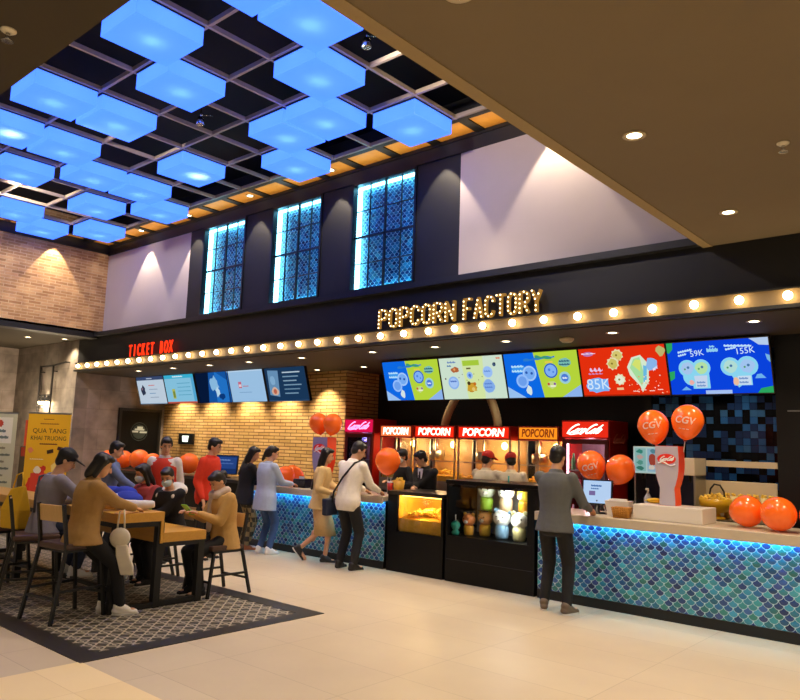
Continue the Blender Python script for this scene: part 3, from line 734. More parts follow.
screen(MX[2], 9, 2.375, 'blue and lime promo screen in the middle of the counter row', art_promo(), group=ms)
screen(MX[3], 9, 2.375, 'red menu screen with a pale ice cone beside the blue screen', art_red(), group=ms)
screen(MX[4], 9, 2.375, 'deep blue menu screen at the right end of the counter row', art_blue(), group=ms)
def art_t(k):
    a = Art(.85); w, h = SW, SH
    if k == 0:
        a.rect(0,0,w,h,'C8D8E8'); a.rect(0,h*.86,w,h*.14,'3A4A70'); a.wave(w*.38,h*.9,.24,.02,'C0CCE0',.004,4); a.blob(w*.2,h*.5,.09,'303850',.25,12,1,.12); a.circ(w*.17,h*.56,.03,'90707C')
        for q in range(4): a.wave(w*.42,h*(.66-.14*q),.26+.1*(q%2),.018,['D87878','98A8C0','78A0C8','98A8C0'][q],.004,7)
        a.rect(0,0,w,.03,'8CA4C0')
    elif k == 1:
        a.rect(0,0,w,h,'8CCCEA'); a.rect(0,h*.86,w,h*.14,'3CB8DC'); a.wave(w*.3,h*.9,.4,.025,'DCF4FC',.006,5); a.rect(0,0,w,.05,'C85A48'); a.rect(w*.22,h*.18,.12,.22,'B8C060'); a.rect(w*.24,h*.22,.08,.14,'7C9040')
        for q in range(4): a.wave(w*.42,h*(.68-.13*q),.5,.016,'5CA8CC',.004,9)
        a.rect(w*.9,.05,w*.1,h*.8,'58B0DC')
    elif k == 2:
        a.rect(0,0,w,h,'071A3C'); a.poly([(w*.3,0),(w,0),(w,h),(w*.42,h)],'1658A8'); a.poly([(w*.55,0),(w*.9,0),(w*.95,h*.7),(w*.6,h)],'2478D0'); a.blob(w*.55,h*.6,.14,'90C4EC',.35,14,3,.16); a.blob(w*.62,h*.34,.08,'C4E4F8',.4,12,4,.1); a.blob(w*.72,h*.2,.1,'0E3C80',.3,12,5,.06)
    elif k == 3:
        a.rect(0,0,w,h,'A4CCF0'); a.rect(0,h*.94,w,h*.06,'C0DCF4'); a.rect(w*.3,h*.44,.1,.13,'D07088'); a.rect(w*.31,h*.48,.08,.05,'F0D8E0'); a.wave(w*.42,h*.48,.18,.02,'C0889C',.004,4); a.wave(w*.3,h*.3,.4,.012,'7CA4D0',.003,6)
    else:
        a.rect(0,0,w,h,'1C3A5C'); a.poly([(w*.06,h*.2),(w*.3,h*.14),(w*.34,h*.9),(w*.08,h*.92)],'6C98C0'); a.blob(w*.2,h*.3,.1,'E0B8A0',.2,12,6,.08); a.circ(w*.2,h*.3,.05,'C86850'); a.blob(w*.18,h*.62,.08,'88B4D8',.2,10,8,.1)
        for q in range(6): a.wave(w*.44,h*(.82-.12*q),.5-.06*(q%3),.022,['C4D8E8','7CA0BC','8CAcC4'.replace('c','C'),'7CA0BC','6C90AC','7CA0BC'][q],.004,9)
        a.rect(0,h*.0,w,.02,'5878A0')
    return a
tl = ['white ticket screen with a dark picture, leftmost over the brick wall','light blue ticket screen with a red bottom bar, second from the left','dark and bright blue poster screen in the middle of the ticket screens','plain pale blue ticket screen with a small pink icon','dark slate ticket screen with a pink drink, rightmost over the brick wall']
for k, x in enumerate((-15.345, -14.16, -12.93, -11.82, -10.60)): screen(x, 9, 2.41, tl[k], art_t(k), w=SW if k != 3 else 1.19, group='ticket screens over the brick wall')
# ================================================================ COUNTERS
top_m = mat('pale_stone_worktop', 'C8B9A2', .3, noise=.06, nscale=14)
cab_m = mat('counter_carcass_black', '070709', .45, spec=.25)
kick_m = mat('kickboard_black', '08080A', .4)
def tile_counter(name, x0, x1, lab, seed):
    t = thing(name, lab, 'counter', ((x0+x1)/2, 7.5, 0)); w = (x1-x0)/2
    MB().box(-w, w, .04, .68, .1, .9).build('carcass', cab_m, t)
    MB().box(-w, w, .02, .66, 0, .1).build('kickboard', kick_m, t)
    mosaic('scale_tile_front', -w, w, .1, .885, .03, .088, PAL, t, seed, 'B4DCE8')
    MB().box(-w+.02, w-.02, -.03, -.01, .89, .9).build('led_strip', emis('4FC4FF', LED_E), t)
    return t
def worktop(x0, x1, y1, lab, z=.9):
    o = MB().box(x0, x1, 7.45, y1, z, z+.065).box(x0, x1, 7.445, 7.46, z-.034, z+.063).build('worktop', top_m, None, .006); tag(o, lab, 'worktop')
tile_counter('tiled_counter', -4.40, 1.2, 'long counter faced in blue scale tiles at the right', 1)
worktop(-4.40, 1.2, 8.25, 'pale worktop on the right-hand blue tiled counter')
tile_counter('tiled_counter', -9.75, -6.76, 'blue scale-tiled counter in front of the brick wall at left', 2)
worktop(-9.75, -6.74, 8.2, 'pale worktop on the left-hand blue tiled counter')
t = thing('ticket_counter', 'plain black ticket counter below the ticket screens', 'counter', (-12.4, 7.5, 0))
MB().box(-2.64, 2.64, .03, .7, 0, .95).build('carcass', cab_m, t)
MB().box(-2.64, 2.64, -.04, .75, .95, 1.0).build('counter_top', mat('dark_counter_top', '2A2622', .3), t)
# popcorn warmer
steel = mat('brushed_steel', 'B4B0A8', .3, 1, noise=.08, nscale=30)
pop_m = mat('popcorn_yellow', 'F6C64E', .7, noise=.25, nscale=60)
clear = glass('clear_glass', 'FFFFFF')
def popcorn_heap(x0, x1, y0, y1, z, n, parent, seed=1, hmax=.12):
    R = random.Random(seed); mb = MB()
    mb.box(x0, x1, y0, y1, z, z+hmax*.5)
    for k in range(n):
        u, v = R.random(), R.random(); x = x0+(x1-x0)*(.03+.94*u); y = y0+(y1-y0)*(.05+.9*v)
        r = R.uniform(.016, .028); mb.ell((x, y, z+hmax*(.5+.4*math.sin(PI*u)*R.uniform(.5,1))), (r, r*R.uniform(.7,1.2), r*R.uniform(.7,1.1)), n=6)
    o = mb.build('popcorn_heap', pop_m, parent, fix=False); o['kind'] = 'stuff'; return o
t = thing('popcorn_warmer', 'black popcorn warming case with a lit amber window', 'display case', (-6.235, 7.5, 0)); w = .475
mb = MB(); mb.box(-w, w, .02, .72, 0, .52); mb.box(-w, -w+.17, .02, .72, .52, 1.0); mb.box(w-.04, w, .02, .72, .52, 1.0); mb.box(-w, w, .68, .72, .52, 1.0)
mb.build('case', cab_m, t, .004)
MB().box(-w, w, .0, .74, 1.0, 1.05).build('case_top', mat('case_top_dark', '241F1A', .3), t, .004)
am = mat('amber_lining', 'E0A63C', .5)
mb = MB(); mb.box(-w+.17, w-.04, .3, .67, .525, .54); mb.box(-w+.17, w-.04, .64, .675, .54, 1.0); mb.box(-w+.172, -w+.18, .05, .66, .54, 1.0); mb.box(w-.05, w-.042, .05, .66, .54, 1.0); mb.build('lining', am, t)
MB().box(-w+.17, w-.04, .025, .032, .525, .995).build('glass_front', clear, t)
MB().box(-w+.2, w-.07, .08, .12, .985, .997).build('warming_lamp', emis('FFC860', 9), t)
popcorn_heap(-w+.185, w-.055, .06, .62, .525, 300, t, 3, .34)
point(-6.15, 7.66, .93, 16, (1,.68,.26), .08)
# toy display case
t = thing('display_case', 'tall black glass-fronted display case full of animal drink cups', 'display case', (-5.08, 7.5, 0)); w = .64
mb = MB(); mb.box(-w, w, .02, .72, 0, .56); mb.box(-w, -w+.03, .02, .72, .56, 1.2); mb.box(w-.1, w, .02, .72, .56, 1.2); mb.box(-w+.03, w-.1, .69, .72, .56, 1.2)
mb.build('case', cab_m, t, .004)
MB().box(-w, w, .0, .74, 1.2, 1.245).build('case_top', mat('case_top_black', '060607', .4, spec=.2), t, .004)
MB().box(-w+.03, w-.1, .66, .688, .56, 1.2).build('lining', mat('case_back_grey', 'AEB4B4', .6), t)
MB().box(-w+.36, w-.1, .2, .6, .873, .883).build('shelf', clear, t)
MB().box(-w+.02, w-.02, .012, .02, .27, .275).build('panel_seam', mat('seam', '2A2A2E', .5), t)
MB().box(-w+.03, w-.1, .025, .031, .565, 1.195).build('glass_front', clear, t)
MB().box(-w+.4, w-.11, .06, .08, 1.188, 1.198).build('led_strip', emis('F4FFF4', 8), t); MB().box(-w+.03, w-.1, .034, .044, 1.165, 1.2).build('top_lip', mat('case_top_black','0A0A0C'), t)
point(-4.85, 7.66, 1.12, 7, (.95,1,.92), .05); point(-4.8, 7.62, .8, 3, (.95,1,.92), .05)
def critter_cup(x, y, z, s, c1, c2, lab, ears=True, straw=None):
    t = thing('animal_cup', lab, 'drink cup', (x,y,z), random.Random(lab).uniform(-20,20), 'animal drink cups in the display case')
    m1, m2 = mat('cup_'+c1, c1, .35), mat('cup_'+c2, c2, .35)
    MB().lathe([(.0,0),(.055*s,0),(.065*s,.02*s),(.07*s,.1*s),(.06*s,.13*s),(0,.13*s)], n=16, caps=False).build('cup_body', m2, t)
    MB().ell((0,0,.2*s), (.092*s,.08*s,.082*s), n=16).build('head', m1, t)
    mb = MB(); mb.ell((0,-.072*s,.175*s), (.035*s,.02*s,.024*s), n=10); mb.build('muzzle', mat('cup_F4EEE2','F4EEE2',.4), t)
    mb = MB()
    for q in (-1,1): mb.ell((q*.035*s,-.073*s,.215*s), .009*s, n=8)
    mb.ell((0,-.09*s,.184*s), .007*s, n=8); mb.build('eyes_and_nose', mat('bead_black','141014',.2), t)
    if ears:
        for q in (-1,1): MB().ell((q*.062*s,0,.268*s), (.028*s,.018*s,.03*s), n=10).build('ear', m2, t)
    if straw: MB().cyl((.02*s,.01*s,.26*s),(.02*s,.01*s,.36*s), .008*s, n=8).build('straw', mat('cup_'+straw, straw, .4), t)
    return t
zt = .885
critter_cup(-5.31, 7.82, zt, 1.22, 'E4EDD8', '9CC83C', 'green-eared white animal cup on the upper shelf, left')
critter_cup(-5.02, 7.82, zt, 1.22, 'F2EEE8', 'E8C8A0', 'white animal cup with a teal straw on the upper shelf, middle', straw='2CA89A')
critter_cup(-4.77, 7.84, zt, 1.1, 'E8C838', 'E09A28', 'yellow animal cup at the right end of the upper shelf')
critter_cup(-5.52, 7.74, .562, .95, 'E88A4C', 'E8A22C', 'orange animal cup on the case floor beside the teal one')
critter_cup(-5.34, 7.84, .562, 1.1, 'F0B070', 'EEBC3C', 'peach and yellow animal cup on the case floor')
critter_cup(-5.05, 7.78, .562, 1.25, 'EEF0EE', '8EB8DC', 'white animal cup with pale blue ears on the case floor')
critter_cup(-4.79, 7.76, .562, 1.2, 'F4F0E4', 'EADFA0', 'cream animal cup at the right end of the case floor')
t = thing('tumbler', 'small teal round tumbler with a white straw in the display case', 'drink cup', (-5.64, 7.62, .562))
MB().lathe([(0,0),(.04,0),(.055,.03),(.03,.06),(.045,.08),(.06,.11),(.055,.145),(.02,.175),(0,.178)], n=16, caps=False).build('bowl', mat('teal_plastic','2FA590',.3), t)
MB().cyl((0,0,.17),(0,0,.25), .008, n=8).build('straw', mat('white_plastic','EDEDE8',.4), t)

# back units under the machines
t = thing('back_unit', 'low steel back unit carrying the popcorn machines', 'cabinet', (-6.95, 9.45, 0))
MB().box(-1.77, 1.75, .02, .7, .08, .9).build('carcass', mat('unit_dark','1C1B1C',.4), t); MB().box(-1.78, 1.76, 0, .72, .9, .94).build('top', steel, t); MB().box(-1.77,1.75,.05,.7,0,.08).build('plinth', kick_m, t)
sign_red = emis('E6260F', 1.3); sign_wht = emis('FFF4DC', 2.2); mach_red = mat('machine_red', '9C1F12', .35)
def popcorn_machine(x0, x1, lab, hdr='E6260F', txt='FFF4DC'):
    w = (x1-x0)/2 - .015
    t = thing('popcorn_machine', lab, 'popcorn machine', ((x0+x1)/2, 9.5, .94), 0, 'popcorn machines on the back unit')
    MB().box(-w, w, 0, .55, 0, .14).build('base', steel, t, .005)
    h = .85
    s = MB().box(-w, w, -.01, .52, h, h+.21).build('sign_box', mach_red, t, .006)
    MB().box(-w+.03, w-.03, -.018, -.01, h+.025, h+.19).build('sign_face', emis(hdr, 1.3), s)
    text('lettering', 'POPCORN', emis(txt, 2.4), s, (0, -.022, h+.105), size=.165, depth=.004, xs=min(1, w*1.65/.82), bold=.004, shear=.12)
    for q in (-1, 1):
        for y in (0, .5): MB().box(min(q*w, q*(w-.025)), max(q*w, q*(w-.025)), y, y+.025, .14, h).build('post', steel, t)
    MB().box(-w, w, 0, .02, .14, .165).box(-.012,.012,0,.02,.14,h).box(-w,w,0,.02,.48,.495).build('front_frame', steel, t)
    MB().box(-w+.02, w-.02, .5, .52, .14, h).build('back_panel', mat('warm_back_panel','C9A870',.4), t)
    MB().box(-w+.025, w-.025, .006, .012, .165, h).build('glass_door', clear, t)
    k = MB().lathe([(0,.5),(.1,.5),(.13,.53),(.13,.64),(.115,.66),(0,.66)], (-w*.35,.27,0), 18, caps=False).build('kettle', steel, t)
    mb = MB(); mb.cyl((-w*.35,.27,.66),(-w*.35,.27,h), .02, n=8); mb.bar((-w*.35-.15,.27,.6),(-w*.35+.15,.27,.6), .014); mb.build('kettle_hanger', steel, k)
    MB().ell((w*.45,.26,h-.09), (.05,.05,.06), n=12).build('warming_bulb', emis('FFC870', 14), t)
    popcorn_heap(-w+.03, w-.03, .04, .48, .14, 110, t, int(-x0*10), .22)
    point((x0+x1)/2+w*.1, 9.66, .94+.72, 9, (1,.72,.34), .08)
popcorn_machine(-8.72, -7.96, 'popcorn machine with a bright cream-lit sign, leftmost beside the drinks cooler', 'E8703C', 'FFF8E8')
popcorn_machine(-7.94, -7.06, 'popcorn machine behind the man in the black suit')
popcorn_machine(-7.04, -6.02, 'widest popcorn machine, directly in front of the two red-capped workers')
popcorn_machine(-5.92, -5.20, 'popcorn machine with an amber sign beside the right-hand drinks cooler', 'E8861C', '5A1E08')
# drinks coolers
def script_logo(mb, w, h, f, th, mi=0):
    """flowing joined lettering Coca-Cola made of round strokes; f maps (u,v) to 3D"""
    S = .32
    def st(P, k=1): mb.tube([f((u+S*v)*w, v*h) for u, v in P], th*k, 6, mi)
    st(arc(.1,.5,.09,.48,60,330,14), 1.3); st(arc(.25,.28,.045,.26,0,360,12)); st(arc(.36,.28,.045,.26,50,310,12)); st(arc(.46,.28,.045,.26,0,360,12)); st([(.505,.5),(.505,.1),(.53,.02)])
    st([(.545,.3),(.57,.33)]); st(arc(.65,.5,.085,.48,60,330,14), 1.3); st(arc(.77,.28,.045,.26,0,360,12)); st([(.825,.1),(.84,.6),(.865,.95),(.87,.7),(.845,.2),(.86,.03)]); st(arc(.93,.28,.045,.26,0,360,12)); st([(.975,.5),(.975,.1),(1.0,.02)])
    st([(.03,.02),(.2,-.12),(.4,.0),(.52,-.08)], .8)
def cooler(x0, x1, z1, lab, hdr, txt, inside, seed, side=True):
    w = (x1-x0)/2; y = 9.5
    t = thing('drinks_cooler', lab, 'drinks cooler', ((x0+x1)/2, y, 0), 0, 'drinks coolers against the back wall')
    red = mat('cooler_red', 'A8160F', .35)
    mb = MB(); mb.box(-w, w, .05, .08, 0, .12); mb.box(-w, -w+.05, 0, .6, .0, z1-.25); mb.box(w-.05, w, 0, .6, 0, z1-.25); mb.box(-w, w, .55, .6, 0, z1-.25); mb.box(-w, w, .02, .6, .0, .14)
    mb.build('cabinet', red, t)
    s = MB().box(-w, w, -.02, .6, z1-.25, z1).build('sign_box', red, t, .008)
    MB().box(-w+.02, w-.02, -.028, -.02, z1-.235, z1-.02).build('sign_face', emis(hdr, 1.1), s)
    mb = MB(); script_logo(mb, w*1.35, .13, lambda u, v: (u-w*.8, -.034, z1-.185+v), .008); mb.build('lettering', emis(txt, 2.0), s, fix=False)
    if side:
        mb = MB(); script_logo(mb, .36, .12, lambda u, v: (w+.003, u+.08, z1-.3+v), .007); mb.build('side_lettering', mat('faded_logo', 'C8705C', .5), t, fix=False)
    for k in range(4): MB().box(-w+.05, w-.05, .06, .53, .3+.36*k, .315+.36*k).build('shelf', mat('shelf_white','D8D4D0',.4), t)
    MB().box(-w+.05, w-.05, .52, .55, .14, z1-.25).build('lining', mat('cooler_lining','7A6E78',.5), t)
    d = MB(); d.box(-w+.02, -w+.07, -.02, .0, .14, z1-.27); d.box(w-.07, w-.02, -.02, .0, .14, z1-.27); d.box(-w+.07, w-.07, -.02, .0, .14, .2); d.box(-w+.07, w-.07, -.02, .0, z1-.33, z1-.27)
    d = d.build('door', mat('door_dark_red','5C0F0C',.3), t)
    MB().box(-w+.07, w-.07, -.012, -.006, .2, z1-.33).build('door_glass', clear, d)
    MB().bar((w-.1,-.045,.8),(w-.1,-.045,1.2), .02).build('door_handle', steel, d)
    MB().box(-w+.052, -w+.062, .05, .09, .2, z1-.3).build('light_strip', emis(inside, 6), t)
    point((x0+x1)/2, y+.12, z1-.36, 5, lin(inside)[:3], .05); point((x0+x1)/2, y+.1, 1.1, 3, lin(inside)[:3], .05)
    # bottles on the shelves
    R = random.Random(seed); cols = ['B8322C','D8A0B8','7A1F1C','E0C8D0','4C8C50','D86078','C87838']
    for k in (1, 2, 3):
        n = 6; z = .315+.36*k
        for q in range(n):
            c = R.choice(cols); x = (x0+x1)/2 - w + .12 + (2*w-.24)*q/(n-1)
            o = MB().lathe([(0,0),(.032,0),(.034,.02),(.03,.08),(.034,.13),(.014,.19),(.014,.23),(0,.232)], n=10, caps=False).build('drink_bottle', mat('drink_'+c, c, .25), None)
            o.location = (x, y+.12, z)
            tag(o, '%s drink bottle, %s from the left on the %s shelf of the %s cooler' % ({'B8322C':'red','D8A0B8':'pink','7A1F1C':'dark red','E0C8D0':'pale','4C8C50':'green','D86078':'rose','C87838':'orange'}[c], ordinal(q), ['','second','third','top'][k], 'left' if side is False else 'right'), 'bottle', 'bottles in the drinks coolers')
cooler(-9.58, -8.86, 2.11, 'red drinks cooler with a pink-lit sign at the end of the brick wall', 'D8124C', 'FF9CE0', 'A08CFF', 4, False)
cooler(-5.17, -4.44, 2.09, 'red drinks cooler with a white script sign right of the popcorn machines', 'E22A16', 'FFF6EA', 'FFC8DC', 9)
# flexible ducts above the machines
dm = mat('duct_tan', 'A3906E', .6)
def duct(p, lab):
    o = MB(); P = []
    n = 40
    for k in range(n+1):
        u = k/n; q = [sum(b*c for b, c in zip(((1-u)**3, 3*u*(1-u)**2, 3*u*u*(1-u), u**3), (a[i] for a in p))) for i in range(3)]
        P.append(q)
    o.tube(P, [.066 + .006*(k % 2) for k in range(n+1)], 14); tag(o.build('extract_duct', dm), lab, 'duct', 'extract ducts over the machines')
duct([(-7.0,9.8,3.04),(-7.15,9.8,2.6),(-7.5,9.8,2.3),(-7.52,9.8,2.0)], 'left tan extract duct bending down to the popcorn machines')
duct([(-6.8,9.8,3.04),(-6.75,9.8,2.6),(-6.5,9.8,2.35),(-6.46,9.8,2.0)], 'right tan extract duct bending down to the popcorn machines')

# ================================================================ BALLOONS
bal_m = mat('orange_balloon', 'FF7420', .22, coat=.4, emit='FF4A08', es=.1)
BRF = [(0,-.205)] 
def balloon(x, y, z, r, lab, group, tilt=(0,0,0), rz=0, stick=None, words=None, col=bal_m):
    t = thing('balloon', lab, 'balloon', (x,y,z), rz, group)
    t.rotation_euler = (rad(tilt[0]), rad(tilt[1]), rad(rz))
    prof = []
    for k in range(1, 18):
        a = PI*k/18; zz = -math.cos(a); rr = math.sin(a)*(1 - .1*max(0, -zz)*1.6)
        prof.append((r*rr, r*zz*(1.05 if zz > 0 else 1.22)))
    mb = MB(); mb.lathe([(.012*1, -r*1.24)] + prof + [(.001, r*1.05)], n=24, caps=True); mb.build('skin', col, t)
    MB().lathe([(.004,-r*1.22),(.012,-r*1.27),(.02,-r*1.31),(.004,-r*1.31)], n=10).build('knot', mat('balloon_knot','C83408',.4), t)
    if stick: MB().cyl((0,0,-r*1.28),(0,0,-r*1.28-stick), .005, n=8).build('stick', mat('white_plastic','EDEDE8',.4), t)
    if words:
        for k, (s, size, dz) in enumerate(words):
            me = text_mesh(s, size, .001, .2, bold=.002)
            for v in me.vertices:
                a = v.co.x/r; zz = v.co.y + dz; rr = math.sqrt(max(.01, 1-(zz/(r*1.15))**2))*r*1.012
                v.co = V(math.sin(a)*rr, -math.cos(a)*rr - v.co.z, zz)
            me.materials.clear(); me.materials.append(mat('balloon_print','FFD8CC',.5)); link('printing', me, t)
    return t
gb = 'orange balloons on the counters'
cg = [('CGV', .1, .0), ('-- -- --', .045, -.085)]
balloon(-3.16, 7.83, 1.955, .165, 'left one of two upright printed balloons above the glass-shaped sign', gb, (0,-8,0), 14, .1, cg)
balloon(-2.79, 7.83, 2.01, .165, 'right one of two upright printed balloons above the glass-shaped sign', gb, (0,8,0), 8, .12, cg)
balloon(-2.22, 7.8, 1.125, .155, 'balloon lying on the right counter, left one of the row of three', gb, (80,0,0), 60)
balloon(-1.9, 7.66, 1.13, .16, 'balloon lying on the right counter, middle one of the row of three', gb, (75,0,0), 30)
balloon(-1.58, 7.74, 1.125, .16, 'balloon lying on the right counter at the photo edge', gb, (80,0,0), 20)
balloon(-4.03, 8.12, 1.50, .165, 'printed balloon behind the grey-shirted man, left of the pair over the monitor', gb, (10,-15,0), 15, .42, cg)
balloon(-3.67, 8.12, 1.465, .165, 'plain balloon of the pair over the monitor, right one', gb, (30,25,0), 20, .4)
balloon(-7.12, 7.95, 1.43, .185, 'big balloon between the white-shirted man and the suited man', gb, (25,10,0), 20, .3)
balloon(-8.57, 7.9, 1.965, .15, 'left one of the balloon pair above the left glass-shaped sign', gb, (10,-10,0), 30, .06)
balloon(-8.25, 7.9, 1.955, .15, 'right one of the balloon pair above the left glass-shaped sign', gb, (10,10,0), 30, .06)
balloon(-9.05, 7.68, 1.12, .155, 'balloon resting on the left tiled counter beside the black box', gb, (80,0,0), 50)
balloon(-9.25, 8.0, 1.13, .155, 'balloon resting on the left tiled counter behind its neighbour', gb, (80,0,0), -40)
for k, (x, r) in enumerate(((-14.9,.18),(-14.3,.18),(-13.7,.2),(-13.2,.17),(-11.95,.19))):
    balloon(x, 7.8, 1.01+r, r, 'balloon lying on the black ticket counter, %s from the left' % ordinal(k), gb, (82,0,0), 30*k)

# ================================================================ THINGS ON THE RIGHT COUNTER
white = mat('white_laminate', 'E6DED2', .35); zc = .966
o = MB().box(-3.3, -2.58, 7.6, 8.02, zc, zc+.155).build('display_plinth', white, None, .006); tag(o, 'low white plinth on the right counter under the glass-shaped sign', 'plinth')
def soda_sign(x, y, z, h, lab, face, rz=0):
    t = thing('glass_shaped_sign', lab, 'advertising sign', (x,y,z), rz, 'glass-shaped advertising signs')
    w = lambda v: .86*h*(.165 + .045*math.sin(PI*(v-.15)*1.1) * (1 if v > .3 else .4) + .07*max(0, v-.35)**1.0 - .03*math.exp(-((v-.3)/.16)**2))
    n = 20; prof = [(w(k/n), h*k/n) for k in range(n+1)]
    poly = [(a, b) for a, b in prof] + [(-a, b) for a, b in prof[::-1]]
    poly2 = [(a*.965, b*.99+h*.004) for a, b in poly]
    MB().prism(poly, lambda u, v, d: (u, -.09+d, v), .2).build('body', mat('sign_red', 'E8401E', .35, emit='E8401E', es=.15), t)
    MB().prism(poly2, lambda u, v, d: (u, -.098+d, v), .008).build('front_face', mat('sign_face_'+face, face, .35), t)
    b = MB(); b.prism([(a*1.0, c) for a, c in [(h*.155*math.cos(q*PI/12), h*.78+h*.085*math.sin(q*PI/12)) for q in range(24)]], lambda u, v, d: (u, -.106+d, v), .008); b = b.build('badge', mat('badge_red','DC2A18',.4, emit='DC2A18', es=.2), t)
    mb = MB(); script_logo(mb, h*.22, h*.075, lambda u, v: (u-h*.125, -.109, h*.75+v), h*.007); mb.build('lettering', mat('badge_white','FFFFFF',.4), b, fix=False)
    mb = MB(); mb.tube([(h*.14*u, -.104, h*(.7-.03*math.sin(u*3))) for u in [k/6-1 for k in range(13)]], h*.012, 6); mb.build('swash', mat('badge_white','FFFFFF',.4), t)
soda_sign(-2.98, 7.81, zc+.156, .62, 'lilac-faced glass-shaped drinks sign with red edges on the white plinth', 'C4BCCB', 4)
soda_sign(-8.4, 7.88, zc, .78, 'tall lilac glass-shaped drinks sign on the left tiled counter', 'A79CC6', 4)
def monitor(x, y, z, w, h, lab, rz, art, tilt=12, stand=.1):
    t = thing('monitor', lab, 'monitor', (x,y,z), rz)
    bk = mat('monitor_black','0C0C0E',.35)
    MB().lathe([(0,0),(.09,0),(.09,.012),(.03,.02),(.025,stand+.05),(0,stand+.05)], n=16, caps=False).build('stand', bk, t)
    R = Matrix.Translation((0,-.03,stand)) @ Matrix.Rotation(rad(90-tilt), 4, 'X')
    c = MB().box(-w/2, w/2, 0, h, -.035, -.002).build('casing', bk, t, .004); c.matrix_local = R
    mb = MB(); b = .014; mb.box(-w/2,w/2,0,b,-.003,.003); mb.box(-w/2,w/2,h-b,h,-.003,.003); mb.box(-w/2,-w/2+b,b,h-b,-.003,.003); mb.box(w/2-b,w/2,b,h-b,-.003,.003)
    o = mb.build('bezel', bk, c)
    o = art.mb.build('display', art.ms, t, fix=False); o.matrix_local = R @ Matrix.Translation((-w/2,0,-.001))
    return t
a = Art(.9); a.rect(0,0,.34,.28,'A8C8F4'); a.rect(.02,.02,.3,.24,'BCD8FA'); a.wave(.1,.2,.12,.018,'4C78B8',.004,4); a.wave(.1,.17,.09,.012,'4C78B8',.003,4); a.rect(.08,.1,.07,.05,'7C6AA0')
monitor(-3.83, 7.86, zc, .34, .28, 'black payment monitor with a pale blue screen beside the grey-shirted man', 12, a, 8, .1)
a = Art(.8); a.rect(0,0,.4,.34,'1C3468'); a.rect(.03,.1,.34,.2,'28488C'); a.wave(.06,.24,.2,.02,'6C8CC8',.004,4); a.wave(.06,.18,.26,.02,'4C6CB0',.004,4)
monitor(-10.75, 7.78, 1.0, .4, .34, 'dark blue ticket monitor on the black counter by the brick wall', 35, a, 12, .06)
t = thing('napkin_box', 'white tapered tissue box on the right counter by the monitor', 'box', (-3.56, 7.84, zc), 8)
mb = MB(); R4 = lambda w, d, z: [V(-w,-d,z), V(w,-d,z), V(w,d,z), V(-w,d,z)]
mb.rings([R4(.11,.07,0), R4(.135,.09,.16)], smooth=False); mb.build('tub', white, t)
mb = MB()
for k in range(5): mb.box(-.1+.006*k, .1-.004*k, -.06+.022*k, -.055+.022*k, .15, .175+.006*(k % 2))
mb.build('napkins', mat('paper_white','F2EEE6',.9), t)
t = thing('wicker_basket', 'small square wicker basket on the right counter front edge', 'basket', (-3.42, 7.6, zc), 8)
wk = wood('wicker', 'A86A1E', 'D69A3E', .6, (30,30,30)); mb = MB()
for k in range(6): s = .075 + .003*k; mb.tube([(-s,-s*.75,.012+.018*k),(s,-s*.75,.012+.018*k),(s,s*.75,.012+.018*k),(-s,s*.75,.012+.018*k)], .0095, 6, closed=True)
mb.box(-.075,.075,-.055,.055,0,.01); mb.build('weave', wk, t)
mb = MB()
for k in range(8): x = -.07+.02*k; mb.cyl((x,-.065,0),(x*1.15,-.073,.115), .006, n=6)
mb.build('stakes', wk, t)
t = thing('pump_bottle', 'clear sanitiser pump bottle behind the white plinth', 'bottle', (-3.34, 8.1, zc))
MB().lathe([(0,0),(.04,0),(.042,.02),(.042,.2),(.02,.24),(.018,.25),(0,.25)], n=16, caps=False).build('bottle_body', mat('bottle_frost','B9C2C8',.25), t)
mb = MB(); mb.cyl((0,0,.25),(0,0,.3), .012, n=8); mb.bar((0,0,.3),(0,-.05,.295), .014); mb.build('pump', white, t)
t = thing('snack_bag', 'small yellow packet lying on the white plinth beside the sign', 'packet', (-3.2, 7.93, zc+.156), 20)
mb = MB(); mb.ell((0,0,.03), (.08,.04,.03), n=12); mb.build('packet', mat('packet_yellow','E8C81E',.4), t)
mb = MB(); mb.box(-.1,-.075,-.035,.035,.025,.032); mb.box(.075,.1,-.035,.035,.025,.032); mb.build('crimped_end', mat('packet_yellow','E8C81E'), t)
# drinks back counter
t = thing('back_counter', 'steel back counter behind the right-hand blue tiled counter', 'counter', (-3.1, 8.5, 0))
MB().box(-.85, .86, .02, .48, .08, .92).build('carcass', mat('unit_dark','1C1B1C'), t); MB().box(-.87, .87, 0, .49, .92, .96).build('top', steel, t); MB().box(-.85,.86,.05,.48,0,.08).build('plinth', kick_m, t)
t = thing('soda_fountain', 'white soda fountain with picture panel behind the glass-shaped sign', 'drinks dispenser', (-3.28, 8.52, .96))
hd = MB().box(-.42, -.02, .02, .42, .46, .78).box(-.02, .3, .04, .42, .46, .66).build('dispenser_head', mat('fountain_beige','CFC2A8',.4), t, .008)
a = Art(.75); a.rect(0,0,.4,.31,'B8D4D0'); a.rect(.02,.02,.13,.27,'90C0BC'); a.rect(.17,.02,.13,.27,'98BCD0')
for q, c in enumerate(('3C7C6C','5C9C8C','C8A8A0','3C8C7C')): a.blob(.08,.06+.065*q,.04,c,.3,10,q,.025)
a.blob(.23,.16,.045,'A84838',.2,10,8,.08); a.blob(.22,.07,.04,'E0D0C0',.2,10,9,.03); a.blob(.24,.26,.035,'5C8C98',.2,10,4,.025); a.rect(.32,.02,.06,.27,'D8A8A0')
o = a.mb.build('picture_panel', a.ms, hd, fix=False); o.matrix_local = Matrix.Translation((-.41,.016,.465)) @ Matrix.Rotation(PI/2,4,'X')
mb = MB(); mb.box(-.42,-.4,.05,.4,.06,.46); mb.build('side_post', steel, t); MB().box(.28,.3,.05,.4,.06,.46).build('side_post', steel, t)
